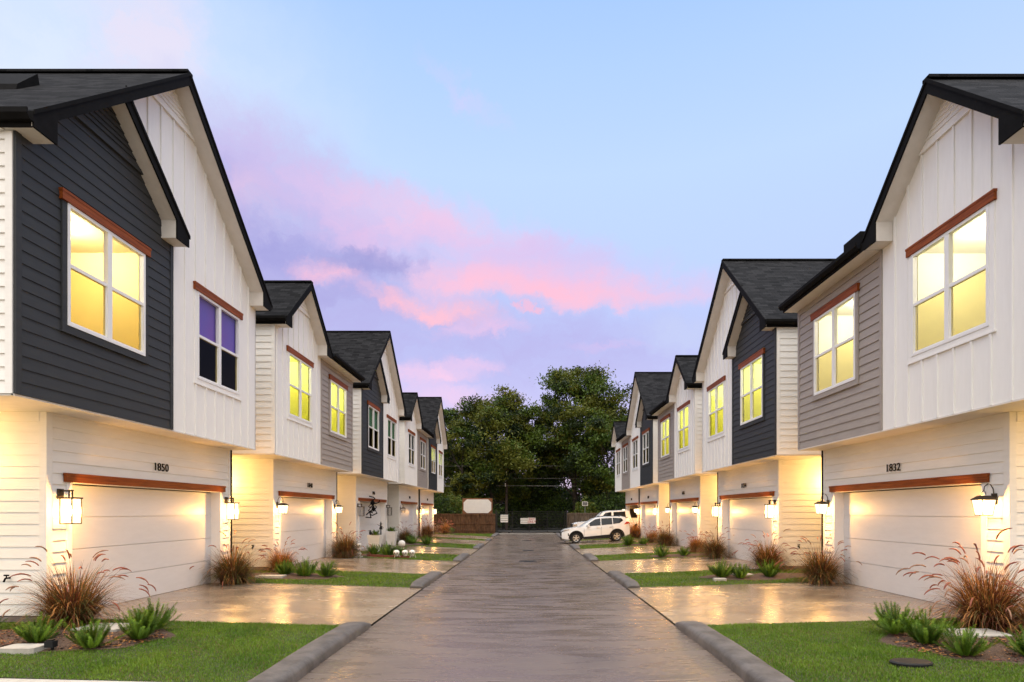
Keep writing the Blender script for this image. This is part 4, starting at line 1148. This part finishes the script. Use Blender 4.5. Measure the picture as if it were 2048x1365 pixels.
for k in range(12): zz = zb+.2+k*.15; mb.box((gx0+.06, YF-.034, zz), (gx1-.06, YF-.027, zz+.035))
mb.build('bar', M['clad'], gr)
for xx in (-1.9, 2.9):
    wm = MB(); wm.tube([(xx, YF-.06, gz+.04), (xx, YF+.0, gz+.04)], .09, 12); wm.build('wheel', M['tyre'], gr)
for xx, lb in ((-3.2, 'dark square steel post at the left end of the gate'), (3.85, 'dark square steel post at the right end of the gate')):
    mb = MB(); mb.box((xx-.07, YF-.07, -.35), (xx+.07, YF+.07, 2.1)); mb.box((xx-.085, YF-.085, 2.1), (xx+.085, YF+.085, 2.13))
    o = mb.build('gate_post', M['clad'], None, (xx, YF, -.3)); tag(o, lb, 'post', 'steel posts of the gate')
def px2w(px, py, Y): return ((px-1056)*Y/1130, 1.93+(1024-py)*Y/1130)
def panel(name, px0, px1, py0, py1, Y, label, cat, stripes=0, text=None, grp=None):
    x0, z1 = px2w(px0, py0, Y); x1, z0 = px2w(px1, py1, Y)
    root = empty(name, ((x0+x1)/2, Y, z0)); tag(root, label, cat, grp)
    mb = MB(); mb.box((x0, Y-.01, z0), (x1, Y+.006, z1)); mb.build('plate', M['signw'], root)
    if stripes:
        st = MB(); n = stripes
        for k in range(n):
            zz = z0+(z1-z0)*(k+.75)/(n+.5); st.box((x0+.02, Y-.014, zz), (x1-.02, Y-.0102, zz+(z1-z0)*.07))
        st.build('line', M['signg'], root)
    if text:
        for i, tx in enumerate(text):
            cv = bpy.data.curves.new('lettering', 'FONT'); cv.body = tx; cv.size = (z1-z0)*.52; cv.extrude = .002; cv.offset = .006; cv.align_x = 'CENTER'; cv.materials.append(M['signr']); cv = text_mesh(cv)
            to = bpy.data.objects.new('lettering', cv); COL.objects.link(to); to.parent = root; to.rotation_euler = (R(90), 0, 0)
            to.location = (0, -.016, (z1-z0)*(.56 if i == 0 else .11))
    return root
panel('notice_sign', 1001, 1016, 1030, 1045, YF-.06, 'white square notice with grey lines at the left of the gate', 'sign', 3)
panel('notice_sign', 1041, 1055.6, 1036.7, 1048, YF-.06, 'dull tan notice with grey lines beside the exit sign', 'sign', 3)
panel('exit_sign', 1056, 1071, 1036, 1047.5, YF-.07, 'white sign on the gate reading EXIT ONLY in red letters', 'sign', 0, ['EXIT', 'ONLY'])
# blank board sign beyond the fence
x0, z1 = px2w(925, 997, 57.4); x1, z0 = px2w(985, 1027, 57.4)
br = empty('board_sign', ((x0+x1)/2, 57.4, g(x0, 57.4))); tag(br, 'blank white board in a brown wood frame rising behind the fence', 'sign')
mb = MB(); t = .2; k = .32
mb.prism([(x0+t+k, z0+.1), (x1-t-k, z0+.1), (x1-t, z0+.1+k), (x1-t, z1-.15-k), (x1-t-k, z1-.15), (x0+t+k, z1-.15), (x0+t, z1-.15-k), (x0+t, z0+.1+k)], 0, 1) if False else None
pb = MB(lambda a, b, c: (a, c, b)); pts = [(x0+.12+k, z0+.02), (x1-.12-k, z0+.02), (x1-.12, z0+.02+k), (x1-.12, z1-.12-k), (x1-.12-k, z1-.12), (x0+.12+k, z1-.12), (x0+.12, z1-.12-k), (x0+.12, z0+.02+k)]
pb.prism(pts, 57.33, 57.36); pb.build('board', M['signw'], br)
fb = MB(); fb.box((x0, 57.365, z0-.1), (x1, 57.41, z1)); fb.build('frame', M['frame'], br)
for xx in (x0+.03, x1-.13):
    lg = MB(); lg.box((xx, 57.415, -.4), (xx+.1, 57.5, z1-.05)); lg.build('leg', M['frame'], br)
# utility pole
YP = 67.; xp = (1013-1056)*YP/1130
pr = empty('utility_pole', (xp, YP, g(xp, YP))); tag(pr, 'dark wooden utility pole with white insulators in front of the trees', 'utility pole')
mb = MB(); mb.tube([(xp, YP, -.4), (xp, YP, 7.6)], [.17, .13], 10); mb.build('pole', M['pole'], pr)
mb = MB(); mb.box((xp-.5, YP-.16, 5.3), (xp+.1, YP-.08, 5.42)); mb.build('crossarm', M['pole'], pr)
for q, zz in ((-.12, 5.5), (-.12, 4.9), (.0, 6.3)):
    mb = MB(); mb.lathe([(.03, 0), (.09, .05), (.06, .12), (.09, .18), (.06, .26), (.08, .32), (.02, .4)], (xp+q, YP-.25, zz), 10); mb.build('insulator', M['bone'], pr)
for py, r_, lb in ((932, .012, 'topmost thin power line across the trees'), (957, .014, 'middle power line across the trees'), (972, .028, 'lowest and thickest power line across the trees')):
    z = 1.93+(1024-py)*YP/1130; mb = MB()
    for xa, xb in ((-40, xp), (xp, 40)):
        mb.tube([(xa+(xb-xa)*t_, YP-.2, z-.45*math.sin(math.pi*t_)*0.4+.25*abs(xa+(xb-xa)*t_-xp)/40) for t_ in np.linspace(0, 1, 14)], r_, 5)
    o = mb.build('power_line', M['wire'], None, (xp, YP, z)); tag(o, lb, 'power line', 'power lines across the trees')
# small pale sign post past the fence by the cars
pp = empty('street_sign', (3.6, 60.2, g(3.6, 60.2))); pp.location = (3.55, 59.6, -.28); ORG[pp.name] = (3.55, 59.6, -.28); tag(pp, 'small pale rectangular sign on a thin post behind the parked cars', 'sign')
X_, Z_ = px2w(1170, 1008, 59.6); pp.location = (X_, 59.6, -.28); ORG[pp.name] = (X_, 59.6, -.28)
mb = MB(); mb.tube([(X_, 59.63, -.28), (X_, 59.63, Z_+.3)], .03, 6); mb.build('post', M['wire'], pp)
mb = MB(); mb.box((X_-.3, 59.58, Z_-.22), (X_+.3, 59.6, Z_+.22)); mb.box((X_-.26, 59.575, Z_-.18), (X_+.26, 59.58, Z_+.18), 1); mb.build('plate', [M['bone'], M['signg']], pp)

# ------------------------------------------------------------------ trees
def tree(x, y, hgt, rad, seed, nleaf, mats, label, crown_lo=.28, lobes=9, leaf=.26, spread=None):
    rs = np.random.default_rng(seed); z0 = g(x, y)-.1
    root = empty('tree', (x, y, z0)); tag(root, label, 'tree', 'trees beyond the gate')
    mb = MB(); trunk = [(0, 0, 0), (.1*rs.normal(), .1*rs.normal(), hgt*.2), (.3*rs.normal(), .3*rs.normal(), hgt*.45), (.5*rs.normal(), .4*rs.normal(), hgt*.78)]
    r0 = hgt*.02; mb.tube(trunk, [r0, r0*.8, r0*.55, r0*.15], 9)
    cent = []
    for i in range(lobes):
        a = i*2.4+rs.uniform(-.5, .5); t = (i+.5)/lobes
        zz = hgt*(crown_lo+(1-crown_lo)*(.12+.80*t)); rr = rad*(.62*math.sin(math.pi*min(.95, (t*.80+.12)))+.08)*rs.uniform(.6, 1.15)
        if spread: rr *= spread
        c_ = np.array([rr*math.cos(a), rr*math.sin(a), zz]); R_ = rad*rs.uniform(.30, .46)*(1.05-.35*t); cent.append((c_, R_))
        st = np.array(trunk[1])+(np.array(trunk[3])-np.array(trunk[1]))*max(0, t-.15)*.9
        mid = (st+c_)/2+np.array([0, 0, -.04*hgt]); mb.tube([tuple(st), tuple(mid), tuple(c_)], [r0*.4, r0*.25, r0*.08], 6)
        for q in range(4):
            e = c_+rs.normal(0, 1, 3)*R_*.6; mb.tube([tuple(mid), tuple((mid+e)/2+rs.normal(0, .2, 3)), tuple(e)], [r0*.16, r0*.1, r0*.03], 5)
    for v_ in range(len(mb.v)): mb.v[v_] = (mb.v[v_][0]+x, mb.v[v_][1]+y, mb.v[v_][2]+z0)
    mb.build('trunk', M['bark'], root, smooth=True)
    # foliage: sprays of leaves on sub-clusters on each lobe's shell
    C_ = []; per = max(1, nleaf//(lobes*26))
    for c_, R_ in cent:
        for k in range(26):
            d = rs.normal(0, 1, 3); d /= np.linalg.norm(d); d[2] = d[2]*.8+.12
            C_.append((c_+d*R_*rs.uniform(.45, 1.12), R_*rs.uniform(.16, .34)))
    V = []; MI = []
    for cc, rr in C_:
        n = int(per*rs.uniform(.5, 1.5)); p = cc+rs.normal(0, 1, (n, 3))*rr*np.array([1, 1, .62])
        V.append(p); MI.append(np.full(n, rs.choice(len(mats), p=[.5, .3, .2] if len(mats) == 3 else None)))
    P_ = np.concatenate(V); MI = np.concatenate(MI); n = len(P_)
    a = rs.normal(0, 1, (n, 3)); a /= np.linalg.norm(a, axis=1)[:, None]; b = np.cross(a, rs.normal(0, 1, (n, 3))); b /= np.linalg.norm(b, axis=1)[:, None]
    s_ = (leaf*rs.uniform(.5, 1.2, n))[:, None]
    VV = np.stack([P_-a*s_, P_+b*s_*.42, P_+a*s_, P_-b*s_*.42], 1).reshape(-1, 3); i = np.arange(n)*4
    me = npmesh('crown', VV, np.stack([i, i+1, i+2, i+3], 1), mats, MI); npobj('crown', me, root)
def at(px, Y): return (px-1056)*Y/1130
LA, LB, LC = M['leafa'], M['leafb'], M['leafc']
tree(at(1150, 70), 70, 20.4, 6.9, 21, 56000, [LB, LA, LC], 'tallest green tree, on the right above the parked cars', .24, 15, .2)
tree(at(985, 69), 69, 16.8, 5.9, 22, 52000, [LA, LB, LC], 'broad olive green tree left of the lane centre', .16, 14, .19)
tree(at(925, 68), 68, 13.6, 3.9, 23, 22000, [LA, LC, LB], 'smaller tree beside the end of the left row of houses', .14, 10, .19)
tree(at(905, 84), 84, 17.8, 4.0, 24, 14000, [LB, LC, LA], 'pale upright tree peeking over the left end of the tree line', .4, 8, .2)
tree(at(1215, 66), 66, 14.3, 5.0, 25, 26000, [LB, LC, LA], 'leafy tree partly hidden by the end of the right row', .16, 10, .2)
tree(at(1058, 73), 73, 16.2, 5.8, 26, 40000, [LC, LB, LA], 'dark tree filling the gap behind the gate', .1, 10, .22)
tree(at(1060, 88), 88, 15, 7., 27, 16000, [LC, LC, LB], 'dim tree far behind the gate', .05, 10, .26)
tree(at(820, 74), 74, 13.5, 5.5, 28, 14000, [LC, LB, LA], 'tree hidden behind the left row of houses', .12, 9, .24)
tree(at(1330, 74), 74, 13.5, 5.5, 29, 14000, [LC, LB, LA], 'tree hidden behind the right row of houses', .12, 9, .24)
def thicket(x0, x1, y, hgt, seed, label, n):
    rs = np.random.default_rng(seed); x = rs.uniform(x0, x1, n); top = hgt*(.75+.2*np.sin(x*.9+seed)+.1*np.sin(x*2.3))
    P_ = np.stack([x, y+rs.uniform(-1.2, 1.2, n), -.4+top*rs.uniform(0, 1, n)**.85], 1)
    a = rs.normal(0, 1, (n, 3)); a /= np.linalg.norm(a, axis=1)[:, None]; b = np.cross(a, rs.normal(0, 1, (n, 3))); b /= np.linalg.norm(b, axis=1)[:, None]
    s_ = (.32*rs.uniform(.5, 1.2, n))[:, None]; VV = np.stack([P_-a*s_, P_+b*s_*.5, P_+a*s_, P_-b*s_*.5], 1).reshape(-1, 3); i = np.arange(n)*4
    tag(npobj('undergrowth', npmesh('undergrowth', VV, np.stack([i, i+1, i+2, i+3], 1), [LC, LB], rs.choice(2, n, p=[.8, .2]))), label, 'undergrowth', None, 'stuff')
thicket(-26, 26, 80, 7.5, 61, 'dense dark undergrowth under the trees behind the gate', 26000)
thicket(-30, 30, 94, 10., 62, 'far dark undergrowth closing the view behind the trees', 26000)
def shrub(x, y, hgt, rad, seed, label, mats, n=5000):
    rs = np.random.default_rng(seed); z0 = g(x, y)
    P_ = rs.normal(0, 1, (n, 3)); P_ /= np.linalg.norm(P_, axis=1)[:, None]; P_ *= rs.uniform(.55, 1.05, n)[:, None]
    lum = 1+.25*np.sin(P_[:, 0]*7+seed)*np.cos(P_[:, 2]*6); P_ = P_*lum[:, None]*np.array([rad, rad*.7, hgt*.5])+np.array([0, 0, hgt*.5]); P_[:, 2] = np.abs(P_[:, 2])
    a = rs.normal(0, 1, (n, 3)); a /= np.linalg.norm(a, axis=1)[:, None]; b = np.cross(a, rs.normal(0, 1, (n, 3))); b /= np.linalg.norm(b, axis=1)[:, None]
    s_ = (.13*rs.uniform(.5, 1.2, n))[:, None]; VV = np.stack([P_-a*s_, P_+b*s_*.4, P_+a*s_, P_-b*s_*.4], 1).reshape(-1, 3); i = np.arange(n)*4
    root = empty('shrub', (x, y, z0)); tag(root, label, 'shrub', 'dark shrubs beyond the fence')
    npobj('foliage', npmesh('foliage', VV, np.stack([i, i+1, i+2, i+3], 1), mats, rs.integers(0, len(mats), n)), root)
    mb = MB()
    for k in range(4): e = rs.normal(0, 1, 3); mb.tube([(x, y, z0), (x+e[0]*rad*.3, y+e[1]*.2, z0+hgt*.4), (x+e[0]*rad*.5, y+e[1]*.3, z0+hgt*.75)], [.05, .03, .01], 5)
    mb.build('stem', M['bark'], root)
for i, (px, Y, hh, rr, lb) in enumerate(((880, 60, 4.0, 1.6, 'shrub at the left end behind the brown fence'), (905, 61, 4.2, 1.7, 'lighter shrub left of the white board sign'), (960, 63, 3.6, 2.4, 'shrub behind the white board sign'),
   (1005, 71, 5.0, 3.0, 'dark shrub behind the utility pole'), (1075, 72, 4.2, 3., 'greener shrub right of centre behind the gate'), (1125, 71, 4.5, 3.0, 'dark shrub behind the right end of the gate'), (1172, 62, 3.6, 1.5, 'bright shrub around the small pale sign'),
   (1225, 63, 4.5, 2.6, 'dark shrub behind the white pickup'))):
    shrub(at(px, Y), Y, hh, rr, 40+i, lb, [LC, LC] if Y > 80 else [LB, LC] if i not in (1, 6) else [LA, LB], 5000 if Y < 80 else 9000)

# ------------------------------------------------------------------ cars
def interp(tab, s):
    if s <= tab[0][0]: return tab[0][1]
    for (a, va), (b, vb) in zip(tab, tab[1:]):
        if s <= b: return va+(vb-va)*(s-a)/(b-a)
    return tab[-1][1]
def car(name, X0, Yc, label, cat, L, hwid, top, belt, wheels, wr, low, windows, sc=1., cladding=True, bed=None):
    z0 = g(X0+L/2, Yc)+.006; root = empty(name, (X0, Yc, z0)); tag(root, label, cat)
    zf = lambda s: (g(X0+s*sc, Yc)-z0+.006)*1.0
    def P(s, y, z): return (X0+s*sc, Yc+y*sc, z0+z*sc+zf(s))
    ss = sorted(set([round(x_, 3) for x_ in np.linspace(0, L, 40)]+[round(wc+wr*1.22*math.cos(t_), 3) for wc in wheels for t_ in np.linspace(0, math.pi, 15)]+[q for q, _ in top]))
    ss = [q for q in ss if 0 <= q <= L]
    def arch(s):
        b = interp(low, s)
        for wc in wheels:
            d = abs(s-wc); RR = wr*1.20
            if d < RR: b = max(b, wr+math.sqrt(max(RR*RR-d*d, 0)))
        return b
    def wid(s):   # plan taper
        e = min(s, L-s); return hwid*(1-.13*max(0, 1-e/.5)**2)
    def ring(s):
        b = arch(s); t = interp(top, s); bl = min(interp(belt, s), t); w_ = wid(s); gh = t-bl
        wt = w_*.95 if gh < .06 else w_*.95-.36*gh
        sh = max(b+.02, .70)
        return [(0, b), (w_*.90, b), (w_, b+.05), (w_, sh), (w_*.985, (sh+bl)/2), (w_*.95, bl-.005), (wt+.02*(gh > .06), t-.05 if gh > .12 else bl-.001+gh*.5), (wt-.10, t-.006), (wt*.5, t), (0, t+.004)]
    V = []; F = []; n = 10
    mb = MB(P)
    rg = [ring(s) for s in ss]
    for sg in (-1, 1):
        for a in range(len(ss)-1):
            for k in range(n-1):
                p = [(ss[a], sg*rg[a][k][0], rg[a][k][1]), (ss[a], sg*rg[a][k+1][0], rg[a][k+1][1]), (ss[a+1], sg*rg[a+1][k+1][0], rg[a+1][k+1][1]), (ss[a+1], sg*rg[a+1][k][0], rg[a+1][k][1])]
                mb.poly(p)
        for a in (0, len(ss)-1): mb.poly([(ss[a], sg*q, z) for q, z in rg[a]])
    body = mb.build('body', M['carw'], root)
    # merge doubles for smooth shading
    import bmesh
    bmm = bmesh.new(); bmm.from_mesh(body.data); bmesh.ops.remove_doubles(bmm, verts=bmm.verts, dist=.002); bmesh.ops.recalc_face_normals(bmm, faces=bmm.faces)
    for f_ in bmm.faces: f_.smooth = True
    for e_ in bmm.edges:
        if len(e_.link_faces) == 2 and e_.calc_face_angle() > R(32): e_.smooth = False
    bmm.to_mesh(body.data); bmm.free()
    def sidept(s, z, out=.012):
        t = interp(top, s); bl = min(interp(belt, s), t); w_ = wid(s); gh = max(t-bl, .001); wt = w_*.95-.36*gh+.02
        q = (z-bl)/max(gh-.05, .01); return w_*.95+(wt-w_*.95)*q+out
    for nm, poly in windows:
        for sg in (-1, 1):
            wm_ = MB(P); wm_.poly([(s, sg*sidept(s, z), z) for s, z in poly])
            wm_.poly([(s, sg*(sidept(s, z)-.02), z) for s, z in poly]); wm_.build('side_window', M['carg'], root)
    # windscreen
    sa = [q for q in top if q[0] > .8]
    (s1, z1), (s2, z2) = wsc[name]
    wm_ = MB(P); w1, w2 = wid(s1)*.88, wid(s2)*.95-.36*(z2-interp(belt, s2))-.03
    wm_.poly([(s1, -w1, z1+.015), (s1, w1, z1+.015), (s2-.02, w2, z2+.012), (s2-.02, -w2, z2+.012)]); wm_.build('windscreen', M['carg'], root)
    # wheels
    for wc in wheels:
        for sg in (-1, 1):
            yw = sg*(hwid-.13)
            wh = MB(P); prof = [(wr*.62, -.10), (wr*.93, -.115), (wr, -.07), (wr, .07), (wr*.93, .115), (wr*.62, .10)]
            rings = []
            for r_, d in prof:
                rings.append([(wc+r_*math.cos(t_), yw+d, wr+r_*math.sin(t_)) for t_ in np.linspace(0, 2*math.pi, 25)[:-1]])
            for k in range(len(rings)-1):
                for j in range(24): wh.poly([rings[k][j], rings[k][(j+1) % 24], rings[k+1][(j+1) % 24], rings[k+1][j]])
            wo = wh.build('wheel', M['tyre'], root)
            rm = MB(P); R2 = wr*.64
            for d in (.095,):
                yo = yw+sg*d
                # rim lip
                for j in range(24):
                    t0, t1 = 2*math.pi*j/24, 2*math.pi*(j+1)/24
                    rm.poly([(wc+R2*math.cos(t0), yo, wr+R2*math.sin(t0)), (wc+R2*math.cos(t1), yo, wr+R2*math.sin(t1)), (wc+R2*.86*math.cos(t1), yo-sg*.015, wr+R2*.86*math.sin(t1)), (wc+R2*.86*math.cos(t0), yo-sg*.015, wr+R2*.86*math.sin(t0))])
                for j in range(5):
                    t0 = 2*math.pi*j/5+.3; w_ = .20
                    rm.poly([(wc+R2*.2*math.cos(t0-1), yo, wr+R2*.2*math.sin(t0-1)), (wc+R2*.2*math.cos(t0+1), yo, wr+R2*.2*math.sin(t0+1)), (wc+R2*.9*math.cos(t0+w_), yo-sg*.004, wr+R2*.9*math.sin(t0+w_)), (wc+R2*.9*math.cos(t0-w_), yo-sg*.004, wr+R2*.9*math.sin(t0-w_))])
                rm.poly([(wc+R2*.26*math.cos(t_), yo+sg*.006, wr+R2*.26*math.sin(t_)) for t_ in np.linspace(0, 2*math.pi, 13)[:-1]])
            rm.poly([(wc+R2*.98*math.cos(t_), yw+sg*.05, wr+R2*.98*math.sin(t_)) for t_ in np.linspace(0, 2*math.pi, 25)[:-1]], 1)
            rm.build('rim', [M['rim'], M['tyre']], wo)
    # wheel housings (dark) and underbody
    ub = MB(P); ub.box((.25, -hwid*.86, .24), (L-.3, hwid*.86, .5))
    for wc in wheels: ub.box((wc-wr*1.15, -hwid*.84, .3), (wc+wr*1.15, hwid*.84, wr*2.15))
    ub.build('underbody', M['clad'], root)
    if cladding:
        for sg in (-1, 1):
            for wc in wheels:
                cl = MB(P)
                ts = np.linspace(-.08, math.pi+.08, 17)
                for t0, t1 in zip(ts, ts[1:]):
                    Ro, Ri = wr*1.42, wr*1.17
                    sq = lambda t_, r_: (wc+r_*math.cos(t_)*1.0, sg*(hwid+.016), wr+r_*math.sin(t_)*(1.0))
                    cl.poly([sq(t0, Ro), sq(t1, Ro), sq(t1, Ri), sq(t0, Ri)])
                    a_, b_ = sq(t0, Ro), sq(t1, Ro); cl.poly([a_, b_, (b_[0], sg*(hwid-.01), b_[2]), (a_[0], sg*(hwid-.01), a_[2])])
                cl.build('wheel_arch_cladding', M['clad'], root)
            cl = MB(P); a, b = wheels[0]+wr*1.3, wheels[1]-wr*1.3
            cl.poly([(a, sg*(hwid+.014), .26), (b, sg*(hwid+.014), .26), (b, sg*(hwid+.014), .50), (a, sg*(hwid+.014), .42)]); cl.build('sill_cladding', M['clad'], root)
    return root, P, wid
wsc = {'compact_suv': ((1.32, 1.10), (2.22, 1.62)), 'pickup_truck': ((1.55, 1.22), (2.18, 1.86))}
root, P, wid = car('compact_suv', 2.32, 39.75, 'white compact SUV with black wheel arches parked facing the lane', 'car', 4.6, .925,
    [(0, .72), (.06, .84), (.22, .97), (.7, 1.06), (1.32, 1.12), (1.7, 1.36), (2.15, 1.62), (2.5, 1.70), (3.3, 1.72), (4.05, 1.69), (4.32, 1.62), (4.47, 1.34), (4.56, 1.22), (4.6, .80)],
    [(0, .70), (.22, .93), (.7, 1.02), (1.4, 1.08), (3.4, 1.15), (4.2, 1.22), (4.56, 1.18), (4.6, .79)], (.97, 3.72), .36, [(0, .34), (.3, .24), (4.2, .26), (4.6, .42)],
    [('w', [(1.62, 1.12), (2.62, 1.14), (2.62, 1.60), (2.28, 1.56), (1.95, 1.38)]), ('w', [(2.68, 1.145), (3.42, 1.18), (3.40, 1.60), (2.68, 1.60)]), ('w', [(3.47, 1.185), (3.90, 1.23), (4.16, 1.40), (4.02, 1.56), (3.45, 1.61)])], 1.02)
for sg in (-1, 1):
    mb = MB(P); mb.poly([(.03, sg*.80, .86), (.20, sg*.90, .96), (.50, sg*.935, .99), (.52, sg*.937, .93), (.12, sg*.885, .82)]); mb.poly([(.0, sg*.55, .80), (.03, sg*.80, .86), (.12, sg*.885, .82), (-.012, sg*.58, .74)]); mb.build('headlight', M['chrome'], root)
    mb = MB(P); mb.poly([(4.18, sg*.93, 1.12), (4.50, sg*.905, 1.16), (4.56, sg*.885, 1.27), (4.35, sg*.90, 1.30)]); mb.box((4.56, sg*.6-.25, 1.12), (4.60, sg*.6+.25, 1.22)); mb.build('tail_light', M['red'], root)
    mb = MB(P); mb.box((1.72, sg*1.0-.09, 1.09), (1.86, sg*1.0+.09, 1.24)); mb.build('wing_mirror', M['carw'], root)
    mb = MB(P)
    for s_ in (2.35, 3.2): mb.box((s_, sg*.945-.01, .98), (s_+.2, sg*.945+.012, 1.005))
    mb.build('door_handle', M['chrome'], root)
    mb = MB(P)
    for s_, zt_ in ((1.5, 1.08), (2.65, 1.14), (3.44, 1.17)): mb.box((s_, sg*.928-.006, .46), (s_+.012, sg*.928+.006, zt_-.1))
    mb.build('door_gap', M['clad'], root)
    mb = MB(P); mb.tube([(2.4, sg*.68, 1.70), (2.6, sg*.68, 1.74), (3.8, sg*.68, 1.71), (3.95, sg*.68, 1.66)], .018, 6); mb.build('roof_rail', M['clad'], root)
mb = MB(P); mb.box((-.02, -.6, .28), (.08, .6, .42)); mb.box((-.022, -.62, .52), (.06, .62, .78)); mb.build('grille', M['clad'], root)
mb = MB(P)
for sg in (-1, 1): mb.poly([(.42, sg*.93, .52), (.50, sg*.94, .54), (.46, sg*.938, .72), (.40, sg*.928, .70)])
mb.build('fog_lamp_slot', M['clad'], root)
mb = MB(P); mb.box((4.25, -.6, 1.56), (4.52, .6, 1.60)); mb.build('spoiler', M['clad'], root)

root, P, wid = car('pickup_truck', 3.55, 45.6, 'large white pickup truck parked behind the compact SUV', 'pickup truck', 5.9, 1.0,
    [(0, .95), (.06, 1.12), (.3, 1.20), (1.55, 1.26), (2.15, 1.86), (2.5, 1.93), (3.9, 1.93), (4.10, 1.88), (4.22, 1.33), (5.8, 1.33), (5.9, 1.28)],
    [(0, .93), (.3, 1.15), (1.6, 1.23), (4.15, 1.30), (5.9, 1.25)], (1.05, 4.75), .42, [(0, .45), (.3, .36), (5.6, .42), (5.9, .55)],
    [('w', [(1.88, 1.27), (2.80, 1.28), (2.80, 1.82), (2.38, 1.80)]), ('w', [(2.95, 1.285), (3.85, 1.30), (3.80, 1.82), (2.95, 1.82)])], 1.09, False)
for sg in (-1, 1):
    mb = MB(P); mb.poly([(-.02, sg*.62, .88), (-.02, sg*.93, .88), (.28, sg*1.0, .92), (.28, sg*1.0, 1.08), (-.02, sg*.93, 1.08), (-.02, sg*.62, 1.08)]); mb.build('headlight', M['chrome'], root)
    mb = MB(P); mb.box((5.82, sg*.93-.06, .95), (5.93, sg*.93+.06, 1.25)); mb.build('tail_light', M['red'], root)
    mb = MB(P); mb.box((1.95, sg*1.12-.11, 1.22), (2.07, sg*1.12+.11, 1.46)); mb.build('wing_mirror', M['carw'], root)
    mb = MB(P)
    for s_ in (2.6, 3.7): mb.box((s_, sg*1.0-.01, 1.08), (s_+.2, sg*1.0+.015, 1.11))
    mb.build('door_handle', M['chrome'], root)
mb = MB(P); mb.box((-.03, -.6, .74), (.05, .6, 1.08)); mb.build('grille', M['clad'], root)
mb = MB(P); mb.box((-.08, -.95, .48), (.1, .95, .70)); mb.build('bumper', M['chrome'], root)
mb = MB(P); mb.box((4.25, -.86, 1.336), (5.8, .86, 1.345)); mb.build('cargo_bed', M['clad'], root)
